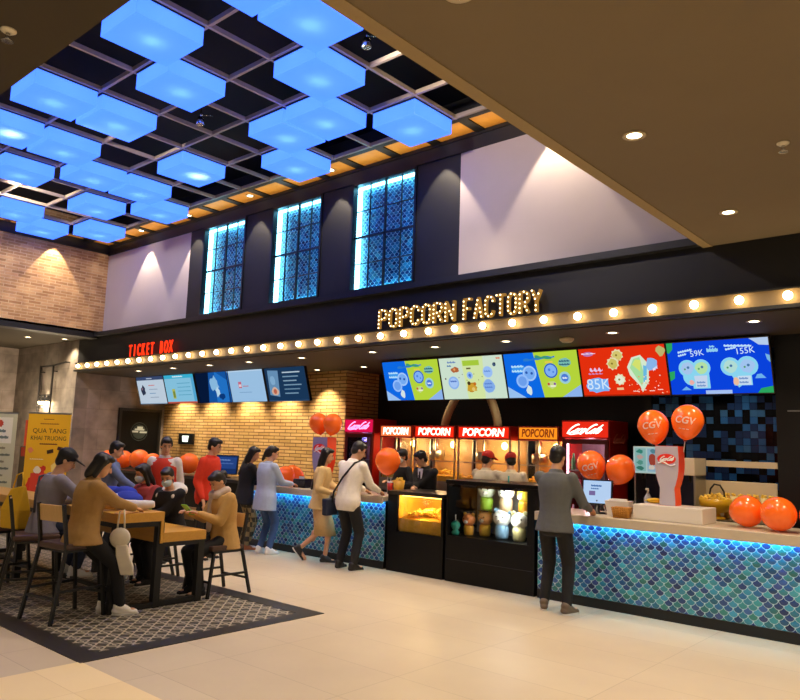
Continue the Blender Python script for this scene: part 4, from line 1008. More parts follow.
MB().box(-.4,.28,.36,.4,.06,.46).build('splash_back', mat('splash_navy','14264E',.3), t)
MB().box(-.42,.3,0,.42,0,.06).build('drip_tray', steel, t)
for q in range(5): MB().cyl((-.34+.14*q,.12,.46),(-.34+.14*q,.12,.38), .018,.012, 10).build('nozzle', mat('monitor_black','0C0C0E'), t)
beige = mat('beige_board', 'CDBE9E', .5)
o = MB().box(-3.0, -2.225, 9.0, 9.22, 1.53, 1.6).build('wall_shelf', beige, None, .004); tag(o, 'beige shelf board across the drinks opening beside the partition', 'shelf')
o = MB().box(-3.4, -2.225, 8.96, 8.99, .96, 1.37).build('splash_panel', beige, None, .004); tag(o, 'beige upstand panel behind the cups on the drinks back counter', 'panel')
# bowl, tongs, cups
t = thing('popcorn_bowl', 'yellow bowl heaped with popcorn behind the white plinth', 'bowl', (-2.78, 8.62, .96))
MB().lathe([(0,0),(.1,0),(.1,.015),(.05,.03),(.05,.06),(.12,.08),(.165,.15),(.175,.22),(.16,.22),(.15,.15),(0,.09)], n=24, caps=False).build('bowl', mat('bowl_yellow','D8A81C',.3), t)
mb = MB(); R = random.Random(2)
for k in range(70): a_, r_ = R.uniform(0,2*PI), .15*math.sqrt(R.random()); mb.ell((r_*math.cos(a_), r_*math.sin(a_), .215+.06*(1-r_/.15)+R.uniform(-.01,.01)), R.uniform(.014,.024), n=6)
o = mb.build('popcorn', pop_m, t, fix=False); o['kind'] = 'stuff'
t = thing('tongs', 'black curved serving tongs standing in the popcorn bowl', 'tongs', (-2.72, 8.6, 1.19), 30)
MB().tube([(.05,0,-.03),(.04,0,.07),(-.0,0,.14),(-.06,0,.15),(-.1,0,.1),(-.11,0,.04)], .011, 8).build('arms', mat('monitor_black','0C0C0E'), t)
t = thing('sauce_bottle', 'green squeeze bottle on the drinks back counter', 'bottle', (-2.55, 8.56, .96))
MB().lathe([(0,0),(.038,0),(.04,.02),(.04,.15),(.015,.18),(.008,.22),(0,.22)], n=16, caps=False).build('bottle_body', mat('bottle_green','2C8A4C',.3), t); MB().lathe([(.016,.178),(.017,.2),(.006,.225)], n=12).build('nozzle', mat('nozzle_y','E0C030',.4), t)
for k in range(7):
    x = -2.72 + .078*k; y = 8.82 + .02*(k % 2)
    t = thing('snack_cup', 'paper cup of yellow snacks on the back counter, %s from the left' % ordinal(k), 'cup', (x, y, .96), 0, 'snack cups on the drinks back counter')
    MB().lathe([(0,0),(.028,0),(.037,.25),(.034,.25),(.026,.01)], n=14, caps=False).build('cup', mat('cup_cream','DCC88C',.6) if k % 2 else mat('cup_amber','C88E28',.5), t)
    mb = MB(); R = random.Random(k)
    for q in range(9): mb.ell((R.uniform(-.02,.02),R.uniform(-.02,.02),.25+R.uniform(0,.025)), R.uniform(.01,.016), n=6)
    o = mb.build('snack', pop_m, t, fix=False); o['kind'] = 'stuff'
# left counter things
t = thing('receipt_printer', 'small black receipt printer on the left tiled counter', 'printer', (-8.62, 7.68, zc), 10)
MB().box(-.12,.12,-.1,.1,0,.13).build('casing', mat('monitor_black','0C0C0E'), t, .01); MB().box(-.05,.05,-.04,-.036,.13,.17).build('paper', mat('paper_white','F2EEE6'), t); MB().box(-.1,.1,-.104,-.1,.03,.1).build('front_cover', mat('printer_grey','2A2A2C',.4), t)
def popcorn_tub(x, y, z, c, lab, h=.2):
    t = thing('popcorn_tub', lab, 'popcorn tub', (x,y,z), 0, 'popcorn tubs')
    MB().lathe([(0,0),(.06,0),(.085,h),(.08,h),(.055,.01)], n=20, caps=False).build('tub', mat('tub_'+c, c, .5), t)
    mb = MB(); R = random.Random(4)
    for q in range(26): a_, r_ = R.uniform(0,2*PI), .065*math.sqrt(R.random()); mb.ell((r_*math.cos(a_), r_*math.sin(a_), h+R.uniform(-.01,.03)), R.uniform(.012,.02), n=6)
    o = mb.build('popcorn', pop_m, t, fix=False); o['kind'] = 'stuff'
popcorn_tub(-6.87, 7.92, zc, 'E0A42C', 'yellow popcorn tub in front of the suited man')
t = thing('paper_cup', 'red paper drink cup beside the yellow popcorn tub', 'cup', (-7.02, 7.9, zc))
MB().lathe([(0,0),(.03,0),(.042,.16),(.0,.16)], n=16, caps=False).build('cup', mat('cup_red','C8281C',.4), t); MB().lathe([(.044,.16),(.045,.17),(.03,.178),(0,.178)], n=16, caps=False).build('lid', mat('white_plastic','EDEDE8'), t); MB().cyl((.01,0,.175),(.015,0,.24), .004, n=6).build('straw', mat('white_plastic','EDEDE8'), t)
# emergency light on the brick
t = thing('exit_light', 'small black emergency light box with a lit white lamp on the brick wall', 'emergency light', (-15.05, 9.75, 1.52))
MB().box(-.29,.29,-.06,0,0,.25).build('box', mat('monitor_black','0C0C0E'), t, .006); MB().prism([(-.1,.06),(.1,.06),(.13,.2),(-.13,.2)], lambda u,v,d: (u,-.066+d,v), .006).build('lamp', emis('E8F4E0',2.5), t)

# ================================================================ ENTRANCE WALL
t = thing('ladder_shelf_light', 'black ladder-shaped pipe frame with a lit lamp on the concrete wall', 'wall light', (-17.4, 7.5, 0))
bp = mat('black_pipe','15120F',.5); mb = MB()
for x in (-.36,.3): mb.bar((x,-.1,1.8),(x,-.1,3.25), .035)
for z in (3.23,2.55,2.28): mb.bar((-.36,-.1,z),(.3,-.1,z), .03)
for x in (-.36,.3): mb.bar((x,-.1,3.1),(x,0,3.1), .025); mb.bar((x,-.1,1.9),(x,0,1.9), .025)
mb.bar((.3,-.1,3.23),(.92,-.1,3.28), .03); mb.bar((.9,-.1,3.28),(.9,0,3.28),.03)
mb.build('pipe_frame', bp, t)
for x in (-.2,.0,.18):
    sh_ = MB().lathe([(.02,.0),(.05,-.08),(.06,-.14)], (x,-.1,2.54), 12, caps=False).build('lamp_shade', bp, t)
    MB().ell((x,-.1,2.39), .06, n=10).build('bulb', emis('FFE2A8', 22), sh_); point(-17.5, 7.3, 2.3, 40, WARM, .1)
def banner(x, y, rz, w, h, lab, art, m):
    t = thing('roll_up_banner', lab, 'banner', (x,y,0), rz, 'roll-up banners at the entrance')
    MB().box(-w/2-.02, w/2+.02, -.06, .06, 0, .07).build('base', mat('banner_base','9A9A9A',.3,.8), t, .006)
    MB().cyl((0,.03,.05),(0,.03,h), .012, n=8).build('pole', mat('banner_base','9A9A9A'), t)
    MB().box(-w/2-.005,w/2+.005,-.004,.02,h-.02,h+.01).build('top_rail', mat('banner_base','9A9A9A'), t)
    MB().box(-w/2,w/2,0,.004,.07,h).build('sheet', m, t)
    ms = [mat('print_'+x.name.split('_')[1], x.name.split('_')[1], .6) for x in art.ms]
    o = art.mb.build('print', ms, t, fix=False); o.matrix_local = Matrix.Translation((-w/2,-.001,0)) @ Matrix.Rotation(PI/2,4,'X')
a = Art(); w, h = .82, 2.06
for txt, x, y, s in (('QUA TANG', .43, 1.71, .125), ('KHAI TRUONG', .42, 1.57, .118)): a.text(txt, x, y, s, '2A1208', 0, 0, .86 if s < .12 else 1)
a.wave(.24,1.84,.36,.02,'B06A10',.004,8); a.wave(.3,1.93,.2,.015,'B06A10',.003,5); a.wave(.26,1.45,.34,.022,'7A3A14',.004,8); a.wave(.1,1.16,.26,.014,'FFF0C0',.004,6)
a.poly([(.42,1.27),(.54,1.3),(.53,1.37),(.41,1.34)],'3A1D14'); a.poly([(.6,1.36),(.73,1.33),(.73,1.4),(.62,1.42)],'4A2418'); a.blob(.1,1.34,.05,'F09060',.3,10,2)
a.blob(.3,.66,.25,'D8341C',.12,18,5,.22); a.rect(.14,.56,.3,.34,'E0442A'); a.poly([(.2,.9),(.4,.9),(.38,1.02),(.22,1.02)],'D8341C'); a.blob(.26,.96,.07,'F4E8C8',.2,12,6); a.blob(.38,1.0,.05,'D8341C',.2,10,3); a.blob(.34,.66,.08,'F4C8B0',.25,12,7)
a.blob(.58,.62,.14,'7CA83C',.3,14,8); a.blob(.56,.64,.07,'D8E8B0',.3,10,9); a.blob(.62,1.0,.12,'F8DC78',.3,12,4); a.star(.66,1.14,.07,'E8A030',5,.5)
banner(-14.5, 6.3, 42, w, h, 'yellow roll-up banner with dark lettering and a red picture behind the table', a, mat('banner_yellow','F2B81C',.55))
a = Art(); a.rect(.08,1.45,.5,.5,'E8E4D0'); a.star(.33,1.83,.08,'C8482C',9,.8); a.wave(.2,1.66,.26,.05,'6C7C74',.008,4); a.wave(.14,1.54,.38,.05,'6C7C74',.008,5)
for k in range(6): a.wave(.08,1.34-.13*k,.4+.1*(k % 2),.04,['8C8468','6C7464'][k % 2],.006,6)
a.rect(.06,.3,.5,.3,'B07840'); a.blob(.3,.45,.12,'C86838',.3,12,3); a.blob(.45,.4,.08,'E0C070',.3,12,5)
banner(-15.2, 5.66, 42, .66, 2.04, 'pale green roll-up banner at the left edge of the photo', a, mat('banner_pale','C9C7A4',.55))
t = thing('info_stand', 'dark stand with a red top panel between the two banners', 'stand', (-15.25, 6.3, 0), 42)
MB().box(-.16,.16,-.1,.1,0,1.4).build('cabinet', mat('stand_dark','3A302A',.5), t, .01); MB().box(-.13,.13,-.04,.02,1.4,1.92).build('top_panel', mat('stand_red','B8401E',.5), t, .008); MB().box(-.13,.13,-.105,-.1,1.2,1.38).build('red_label', mat('stand_dark_red','8C2418',.5), t)
# ================================================================ TABLE AND SEATS
tw = wood('honey_oak', 'CC9030', 'E2AC48', .35, (1.2,14,14)); blk = mat('black_steel_frame', '0D0C0C', .45)
t = thing('stepped_table', 'long honey-coloured two-level table with a black steel frame on the patterned tiles', 'table', (-8.8, 4.08, 0))
L0, L1 = -2.2, 2.2     # runs along X
MB().box(L0, L1, -.5, 0, .835, .925).build('upper_top', tw, t, .004)
MB().box(L0, L1, -.03, .0, .62, .835).build('riser', tw, t)
MB().box(L0, L1, .0, .5, .625, .72).build('lower_top', tw, t, .004)
for x in (L1-.05, L0+.05, 0):
    for y, z in ((-.47,.835),(-.02,.835),(.46,.625)):
        MB().box(x-.035, x+.035, y-.035, y+.035, 0, z).build('leg', blk, t)
for x in (L1-.05, L0+.05):
    for b in ((-.47,.46,.01,.06),(-.47,-.02,.785,.834),(0,.46,.58,.624)): MB().box(x-.03,x+.03,*b).build('cross_rail', blk, t)
for b in ((-.49,-.45,.79,.834),(.44,.48,.58,.624),(-.49,-.45,.2,.24)): MB().box(L0+.05,L1-.05,*b).build('long_rail', blk, t)
seat_m = mat('dark_brown_leather', '4A3226', .45, noise=.1, nscale=30); slat = wood('pale_oak_slat', 'C09655', 'D8B274', .4, (10,2,2))
def seat(name, x, y, rz, sh, lab, proto=[None, None]):
    k = 0 if sh > .6 else 1
    if proto[k] is not None:
        return dup(proto[k], lab, (x,y,0), rz)
    t = thing(name, lab, 'bar stool' if k == 0 else 'chair', (x,y,0), rz, 'bar stools along the high side' if k == 0 else 'chairs along the low side')
    w, d = .19, .18; bh = sh + (.38 if k == 0 else .36)
    for q in (-1, 1):
        P = [(q*w*1.18,-d-.13,0),(q*w*1.02,-d-.015,sh-.02),(q*w,-d-.02,sh+.06),(q*w*.98,-d-.07,bh)]
        mb = MB()
        for a, b in zip(P, P[1:]): mb.bar(a, b, .028, .028, up=(0,1,0))
        mb.build('rear_leg', blk, t)
        mb = MB(); mb.bar((q*w*1.12,d+.06,0),(q*w,d-.01,sh-.02), .028, .028, up=(0,1,0)); mb.build('front_leg', blk, t)
    MB().box(-w-.02,w+.02,-d-.03,d+.03,sh-.025,sh+.03).build('seat', seat_m, t, .015)
    mb = MB(); mb.box(-w,w,-d,d,sh-.05,sh-.025); mb.build('seat_frame', blk, t)
    z = sh*.33; mb = MB(); mb.bar((-w*1.09,d+.04,z),(w*1.09,d+.04,z),.022); mb.bar((-w*1.13,-d-.09,z),(w*1.13,-d-.09,z),.022)
    for q in (-1,1): mb.bar((q*w*1.12,-d-.08,z+.06),(q*w*1.1,d+.04,z+.06),.022)
    mb.build('footrest', blk, t)
    mb = MB(); M = Matrix.Translation((0,-d-.052,bh-.085)) @ Matrix.Rotation(rad(9),4,'X'); mb.obox(M, 2*w-.02, .016, .15); mb.build('backrest', slat, t, .004)
    proto[k] = t; return t
seat('bar_stool', -6.83, 3.28, 10, .65, 'bar stool under the person in the tan jacket')
seat('bar_stool', -7.56, 3.25, -20, .65, 'bar stool under the person in the black cap, second from the front')
seat('bar_stool', -8.5, 3.3, 8, .65, 'empty bar stool at the left edge of the photo')
seat('dining_chair', -6.86, 4.9, 182, .5, 'black-framed chair under the woman in the camel coat')
seat('dining_chair', -7.72, 4.84, 180, .5, 'black-framed chair under the masked person with the white hood')
seat('dining_chair', -8.28, 4.84, 180, .5, 'black-framed chair under the masked person with long black hair')

# ================================================================ PEOPLE
skin_m = mat('skin_tone', 'D9A57F', .5, noise=.03, nscale=10)
def rz3(a): return Matrix.Rotation(a, 3, 'Z')
def ik(a, tgt, l1, l2, pole):
    d = tgt - a; L = min(max(d.length, abs(l1-l2)+.02), l1+l2-.004); d.normalize()
    end = a + d*L
    c = (l1*l1 + L*L - l2*l2)/(2*l1*L); s = math.sqrt(max(0, 1-c*c))
    p = pole - d*pole.dot(d)
    p = p.normalized() if p.length > 1e-4 else d.orthogonal().normalized()
    return a + d*(l1*c) + p*(l1*s), end
def person(label, x, y, rz, H=1.65, ph=None, lean=0, twist=0, side=0, feet=None, hands=(None,None), nod=0, turn=0, tilt=0,
           top=('8899AA', -.12, 1., 'shirt'), sleeves='long', bottom=('15151A','trousers'), shoes='EEEEEE', hair=('short','120E0C'), female=False,
           mask=None, wide=1.0, elbow=(-.25), kp=None, fing=35, extra=None, sk=None):
    s = H/1.7; t = thing('person', label, 'person', (x,y,0), rz)
    sm = skin_m
    Rw = rz3(-rad(rz)); base = V(x,y,0)
    def loc(p): return Rw @ (V(*p) - base)
    sit = ph is not None
    P = V(0,0,ph if sit else .9*s)
    RT = rz3(rad(twist)) @ Matrix.Rotation(rad(-lean),3,'X') @ Matrix.Rotation(rad(side),3,'Y')
    if not sit and lean: P.y -= .1*s*math.sin(rad(lean))
    T = lambda a,b,c: P + RT @ V(a*s,b*s,c*s)
    fw = (.92 if female else 1.0)
    shw = .172*fw
    # joints
    sh = {q: T(q*shw, -.005, .455) for q in (-1,1)}
    hip = {q: P + V(q*.088*s,0,-.02*s) for q in (-1,1)}
    feet = feet or [(-.1*s,.02,0,8),(.1*s,-.02,0,-8)]
    J = {}
    for q, f in zip((-1,1), feet):
        fx, fy, fz, fa = f[:4]
        ank = V(fx, fy, fz + .085*s)
        kn, an = ik(hip[q], ank, .425*s, .41*s, V(*(kp[0 if q < 0 else 1])) if kp else (V(q*.12,1,.25) if sit else V(0,1,0)))
        J[q] = (kn, an, rad(fa), f[4] if len(f) > 4 else 0)
    A = {}
    for q, h in zip((-1,1), hands):
        if h is None: w = sh[q] + V(q*.075*s, .05*s, -.5*s)
        else: w = loc(h[:3]) if len(h) < 4 else V(*h[:3])
        el, wr = ik(sh[q], w, .285*s, .255*s, V(q*.35,-.7,-.7) if h is not None else V(0,-1,0))
        A[q] = (el, wr)
    RH = RT @ rz3(rad(turn)) @ Matrix.Rotation(rad(-nod),3,'X') @ Matrix.Rotation(rad(tilt),3,'Y')
    nb = T(0,-.005,.53); hc = nb + (RT @ V(0,.005,.03*s)) + RH @ V(0,.02*s,.115*s)
    Hd = lambda a,b,c: hc + RH @ V(a*s,b*s,c*s)
    # ---- torso rings helper
    def torso(pad, lo, hi=.53, flare=0, mb=None):
        prof = [(-.14,.115,.085),(-.06,.158,.108),(.0,.165,.115),(.1,.142 if not female else .132,.102),(.18,.14 if not female else .125,.1),(.28,.152*fw+.004,.11),(.36,.166*fw,.116),(.42,.165*fw,.107),(.465,.14*fw,.09),(.5,.1,.078),(.535,.066,.062)]
        R = []
        zs = [p for p in prof if lo <= p[0] <= hi]
        if lo < -.14 or lo not in [p[0] for p in prof]:
            zs = [(lo, (.165 if lo < -.02 else .15)+flare, .115+flare)] + [p for p in zs if p[0] > lo+.02]
            if lo < -.06: zs = [zs[0]] + [(z, max(a,.165 + flare*max(0,(.0-z))/max(.01,-lo)), max(b,.115 + flare*max(0,-z)/max(.01,-lo))) if z < 0 else (z,a,b) for z,a,b in zs[1:]]
        for z, a, b in zs:
            pd = pad*(.75 if z >= .53 else 1) - (.012 if pad == 0 and z < .45 else 0)
            c = T(0, 0, z)
            if sit and z < 0: c = P + V(0, 0, z*s*.8)
            fr = RT if not (sit and z < 0) else Matrix.Identity(3)
            R.append([c + fr @ V(math.cos(k*PI/10)*(a*wide+pd)*s, math.sin(k*PI/10)*(b*wide+pd)*s, 0) for k in range(20)])
        mb = mb or MB(); mb.rings(R, 0, True); return mb
    # ---- body
    mb = torso(0, -.14)
    mb.cap(T(0,-.01,.48), hc + RH @ V(0,-.015*s,-.06*s), .058*s, .05*s)
    mb.ell(Hd(0,-.012,.025), (.073*s,.09*s,.088*s), RH); mb.ell(Hd(0,.022,-.045), (.055*s,.062*s,.07*s), RH); mb.ell(Hd(0,.045,-.085), (.028*s,.028*s,.026*s), RH)
    mb.cap(Hd(0,.083,.01), Hd(0,.1,-.03), .008*s, .014*s)
    for q in (-1,1): mb.ell(Hd(q*.073,-.012,-.012), (.01*s,.02*s,.03*s), RH)
    for q in (-1,1):
        el, wr = A[q]; ka = .84 if sleeves == 'long' else 1; mb.ell(sh[q], .05*s*ka)
        mb.cap(sh[q], el, .046*s*ka, .037*s*ka); mb.cap(el, wr, .036*s*ka, .025*s)
        # hand
        d = (wr-el).normalized(); n = d.cross(V(q,0,0)); n = n.normalized() if n.length > .1 else d.orthogonal().normalized()
        if n.z > 0: n = -n
        lat = n.cross(d).normalized(); th = lat if lat.x*q < 0 else -lat
        M = Matrix((lat, d, n)).transposed()
        pc = wr + d*.05*s; mb.cap(wr, wr+d*.02*s, .024*s, .026*s, .7, lat); mb.ell(pc, (.039*s,.052*s,.016*s), M, 12)
        for k in range(4):
            o = wr + d*(.088 - .006*abs(k-1.3))*s + th*(.028-.0187*k)*s; ln = (.036,.041,.038,.03)[k]*s; f1 = rad(fing*.6); f2 = rad(fing*1.6)
            p1 = o + (d*math.cos(f1)+n*math.sin(f1))*ln; p2 = p1 + (d*math.cos(f2)+n*math.sin(f2))*ln*.9
            mb.cap(o - d*.015*s, p1, .0092*s, .0085*s, n=8); mb.cap(p1, p2, .0085*s, .007*s, n=8)
        o = wr + d*.025*s + th*.028*s; p1 = o + (d*.7+th*.6+n*.25).normalized()*.042*s; p2 = p1 + (d*.9+th*.1+n*.3).normalized()*.03*s
        mb.cap(o, p1, .0115*s, .0095*s, n=8); mb.cap(p1, p2, .0095*s, .008*s, n=8)
        kn, an, fa, fp = J[q]
        kl = .8 if bottom[1] != 'skirt' else .94
        mb.cap(hip[q], kn, .078*s*kl, .054*s*kl); mb.cap(kn, an, .05*s*kl, .035*s*kl); mb.ell(kn + (an-kn)*.3 + V(0,-.012*s,0), (.043*s*kl,.043*s*kl,.09*s))
        fd = rz3(fa) @ V(0, math.cos(rad(fp)), -math.sin(rad(fp))); 
        mb.cap(an + V(0,0,-.035*s), an + fd*.13*s + V(0,0,-.05*s), .034*s, .028*s)
    remesh(mb, .0078*s, 3, 'body', sm, t)
    # ---- face
    ey = mat('eye_dark','1A1210',.2)
    for q in (-1,1):
        e = MB().ell(Hd(q*.03,.077,.012), (.011*s,.007*s,.006*s), RH, 8).build('eye', ey, t)
        MB().cap(Hd(q*.017,.083,.03), Hd(q*.045,.074,.03), .004*s, .003*s, n=6).build('eyebrow', mat('brow','1A1210'), t)
    if not mask: MB().ell(Hd(0,.079,-.062), (.02*s,.01*s,.006*s), RH, 10).build('lips', mat('lip_tone','A85A50',.4), t)
    else: 
        mm = MB(); mm.ell(Hd(0,.04,-.05), (.062*s,.072*s,.056*s), RH, 16); mm.ell(Hd(0,.08,-.03), (.03*s,.034*s,.028*s), RH, 12)
        mk = remesh(mm, .008, 2, 'face_mask', mat('mask_'+mask, mask, .8), t)
    # ---- hair
    st, hcol = hair[:2]; hm = mat('hair_'+hcol, hcol, .42, noise=.3, nscale=40)
    mb = MB(); mb.ell(Hd(0,-.026,.04), (.084*s,.092*s,.09*s), RH); mb.ell(Hd(0,.03,.085), (.066*s,.06*s,.034*s), RH)
    mb.ell(Hd(0,-.055,-.015), (.075*s,.055*s,.07*s), RH)
    if st == 'short': 
        for q in (-1,1): mb.ell(Hd(q*.07,-.005,.03), (.014*s,.04*s,.04*s), RH)
    if st in ('long','bob'):
        ln = hair[2] if len(hair) > 2 else .3
        for q in (-1,1): mb.cap(Hd(q*.07,-.005,.05), Hd(q*.066,-.02,-.1 - (ln*.3 if st == 'long' else .02)), .026*s, .024*s)
        mb.cap(Hd(0,-.06,0), Hd(0,-.075,-.1), .08*s, .075*s, .65, RH @ V(1,0,0))
        if st == 'long':
            b0 = Hd(0,-.075,-.1); b1 = T(0,-.135,.5-ln); mb.cap(b0, b1, .078*s, .06*s, .5, RT @ V(1,0,0))
    if st == 'bun': mb.ell(Hd(0,-.12,.03), .045*s)
    if st == 'tail': mb.cap(Hd(0,-.1,.02), Hd(0,-.12,-.14), .04*s, .025*s)
    ho = remesh(mb, .011*s, 2, 'hair', hm, t)
    if st == 'cap' or (len(hair) > 3 and hair[3]):
        cc = hair[3]; cm_ = mat('cap_'+cc, cc, .6)
        mb = MB(); mb.ell(Hd(0,-.018,.058), (.094*s,.104*s,.085*s), RH); mb.cap(Hd(0,.06,.055), Hd(0,.15,.04), .07*s, .055*s, .18, RH @ V(1,0,0))
        remesh(mb, .01*s, 2, 'cap', cm_, t)
    # ---- clothes
    tc, hem, full, kind = top[:4]; tm = mat('cloth_'+tc, tc, .85, noise=.12, nscale=25, bump=.15)
    pad = .02*full
    mb = torso(pad, hem, .52, top[4] if len(top) > 4 else .02)
    for q in (-1,1):
        el, wr = A[q]; e2 = el + (wr-el)*(.93 if sleeves == 'long' else 0)
        mb.ell(sh[q], (.054+pad*.45)*s)
        if sleeves == 'long': mb.cap(sh[q], el, (.054+pad*.5)*s, (.046+pad*.4)*s); mb.cap(el, e2, (.045+pad*.4)*s, (.032+pad*.3)*s)
        elif sleeves == 'short': mb.cap(sh[q], sh[q]+(el-sh[q])*.75, (.05+pad*.4)*s, (.052+pad*.5)*s)
    if len(top) > 5 and top[5]:   # collar
        R_ = [[T(math.cos(k*PI/8)*a, math.sin(k*PI/8)*a*.95-.004, z) for k in range(16)] for z, a in ((.44,.1),(.5,.085),(.545,.068))]; mb.rings(R_)
    top_o = remesh(mb, .0125*s, 3, kind, tm, t)
    bc, bk = bottom[:2]; bm2_ = mat('cloth_'+bc, bc, .85, noise=.12, nscale=25)
    if bk in ('trousers','plaid'):
        mb = MB()
        torso(.01, -.14, .1, 0, mb)
        for q in (-1,1):
            kn, an, fa, fp = J[q]; wd = bottom[2] if len(bottom) > 2 else 1.
            mb.cap(hip[q], kn, .092*s, .066*s*wd); mb.cap(kn, an + (kn-an)*.06, .064*s*wd, .05*s*wd)
        if bk == 'plaid': bm2_ = plaid_m
        remesh(mb, .0125*s, 3, 'trousers', bm2_, t)
    else:
        ln = bottom[2]; mb = MB(); R = []
        kl, kr = J[-1][0], J[1][0]; mid = (J[-1][0]+J[1][0])/2 + (J[-1][1]+J[1][1])/2*0
        for u, a, b in ((.06,.145,.11),(0,.172,.125),(-.12,.18,.135),(-.3,.195,.15),(-ln,.21,.165)):
            c = P + V(0,0,u*s) + (V(mid.x,mid.y,0)-V(P.x,P.y,0))*min(1, max(0,-u)/.42)
            R.append([c + V(math.cos(k*PI/12)*a*s*(1+.04*math.sin(k*2.5)), math.sin(k*PI/12)*b*s, 0) for k in range(24)])
        mb.rings(R[::-1], 0, True); mb.build('skirt', bm2_, t)
    shm = mat('shoe_'+shoes, shoes, .5); sole = mat('shoe_sole','D8D4CC' if shoes != 'EEEEEE' else 'B8B4AC',.6)
    for q in (-1,1):
        kn, an, fa, fp = J[q]; F3 = rz3(fa) @ Matrix.Rotation(rad(-fp),3,'X')
        g = lambda a,b,c: an + F3 @ V(a*s,b*s,c*s)
        mb = MB(); mb.cap(g(0,-.035,-.045), g(0,.14,-.06), .042*s, .036*s, .85, F3 @ V(1,0,0)); mb.cap(g(0,-.015,0), g(0,.075,-.045), .05*s, .04*s)
        so = remesh(mb, .01*s, 2, 'shoe', shm, t)
        mb = MB(); mb.prism([(.042*s*math.cos(k*PI/10)*(1 if 1 else 1), (.055+.13*math.sin(k*PI/10))*s) for k in range(20)], lambda u, v, w: g(0,0,0) + F3 @ V(u, v, -.085*s + w), .016*s); mb.build('sole', sole, so)
    info = dict(t=t, T=T, Hd=Hd, sh=sh, A=A, J=J, P=P, RT=RT, RH=RH, s=s, hip=hip)
    return info
def plaid():
    m = bpy.data.materials.new('plaid_cloth'); m.use_nodes = True; nt = m.node_tree; b = nt.nodes['Principled BSDF']; N = nt.nodes.new; L = nt.links.new
    tc = N('ShaderNodeTexCoord'); br = N('ShaderNodeTexChecker'); br.inputs['Scale'].default_value = 14
    br.inputs['Color1'].default_value = lin('3C382C'); br.inputs['Color2'].default_value = lin('8C7C58'); L(tc.outputs['Object'], br.inputs[0]); L(br.outputs[0], b.inputs['Base Color']); b.inputs['Roughness'].default_value = .9
    return m
plaid_m = plaid()
# customers at the counters
p = person('man in a grey shirt and black trousers standing at the payment monitor, seen from behind', -3.9, 7.02, 10, 1.72, lean=4,
    feet=[(-.12,.02,0,20),(.15,-.06,0,-22)], hands=[(-4.02,7.42,1.02),(-3.7,7.42,1.04)], nod=10, turn=-8, top=('5A5C5E',-.1,1.2,'shirt',.02,True), bottom=('121216','trousers',1.1), shoes='6A5A4A', hair=('short','14100E'))
p = person('man in a white shirt with a black cross-body strap leaning on the left tiled counter', -7.0, 7.06, 4, 1.72, lean=9,
    feet=[(-.14,.02,0,10),(.12,-.0,0,-10)], hands=[(-7.14,7.5,1.03),(-6.86,7.5,1.03)], nod=20, turn=-35, top=('EEE6DA',-.14,1.4,'shirt',.03,True), bottom=('14151B','trousers',1.1), shoes='121214', hair=('short','191210'))
# his strap and bag
T = p['T']; s = p['s']
MB().tube([T(.1,.13,.45), T(.13,.05,.54), T(.11,-.1,.48), T(.0,-.165,.28), T(-.12,-.165,.08), T(-.2,-.08,-.06)], .014, 8).build('shoulder_strap', mat('strap_black','0E0E10',.6), p['t'])
t = thing('shoulder_bag', 'dark blue shoulder bag hanging at the hip of the white-shirted man', 'bag', p['t'].location + rz3(rad(4)) @ T(-.23,-.06,-.1), 4)
MB().box(-.045,.045,-.13,.1,-.12,.1).build('pouch', mat('bag_navy','1A2440',.6), t, .02); MB().box(-.052,-.045,-.12,.09,.0,.1).build('flap', mat('bag_navy_dark','131A30',.6), t, .004)
p = person('woman with long black hair in a beige dress walking beside the left tiled counter', -7.72, 7.22, -48, 1.6, lean=4, female=True,
    feet=[(-.1,-.27,.09,0,50),(.07,.1,0,-5)], hands=[(-7.4,7.32,1.0),(-7.42,7.2,.96)], nod=8, turn=-5, top=('D8B87E',-.12,1.3,'blouse',.03), bottom=('CBAA74','skirt',.5), shoes='26262C', hair=('long','0F0B0A',.3))
t = thing('hand_bag', 'small brown bag held by the woman in the beige dress', 'bag', (-7.42, 7.14, .74), -48)
MB().box(-.11,.11,-.035,.035,0,.13).build('body', mat('bag_brown','6E4A2E',.5), t, .02); MB().box(-.112,.112,-.04,.04,.07,.135).build('flap', mat('bag_brown_dark','4E3220',.5), t, .01); MB().tube([(-.1,0,.12),(-.06,0,.24),(.06,0,.24),(.1,0,.12)], .006, 8).build('strap', mat('bag_brown_dark','4E3220'), t)
p = person('woman in a pale blue shirt and jeans leaning on the left counter, seen from behind', -8.76, 7.08, -4, 1.6, wide=1.08, lean=3, female=True,
    feet=[(-.09,.0,0,8),(.09,.04,0,-8)], hands=[(-8.86,7.46,1.02),(-8.62,7.46,1.02)], nod=14, turn=-15, top=('A9B8D4',-.22,1.8,'shirt',.012,True), bottom=('35507E','trousers',1.0), shoes='EEEEEE', hair=('tail','1A1310'))
p = person('woman in a dark jacket and plaid trousers beside the woman in pale blue', -9.26, 7.08, -25, 1.58, lean=6, female=True,
    feet=[(-.08,.0,0,8),(.08,.04,0,-8)], hands=[(-9.3,7.44,1.0),(-9.08,7.46,1.02)], nod=14, turn=-20, top=('15161E',-.16,1.6,'jacket',.03), bottom=('4A4436','plaid',1.15), shoes='9C5A34', hair=('long','120D0B',.15))
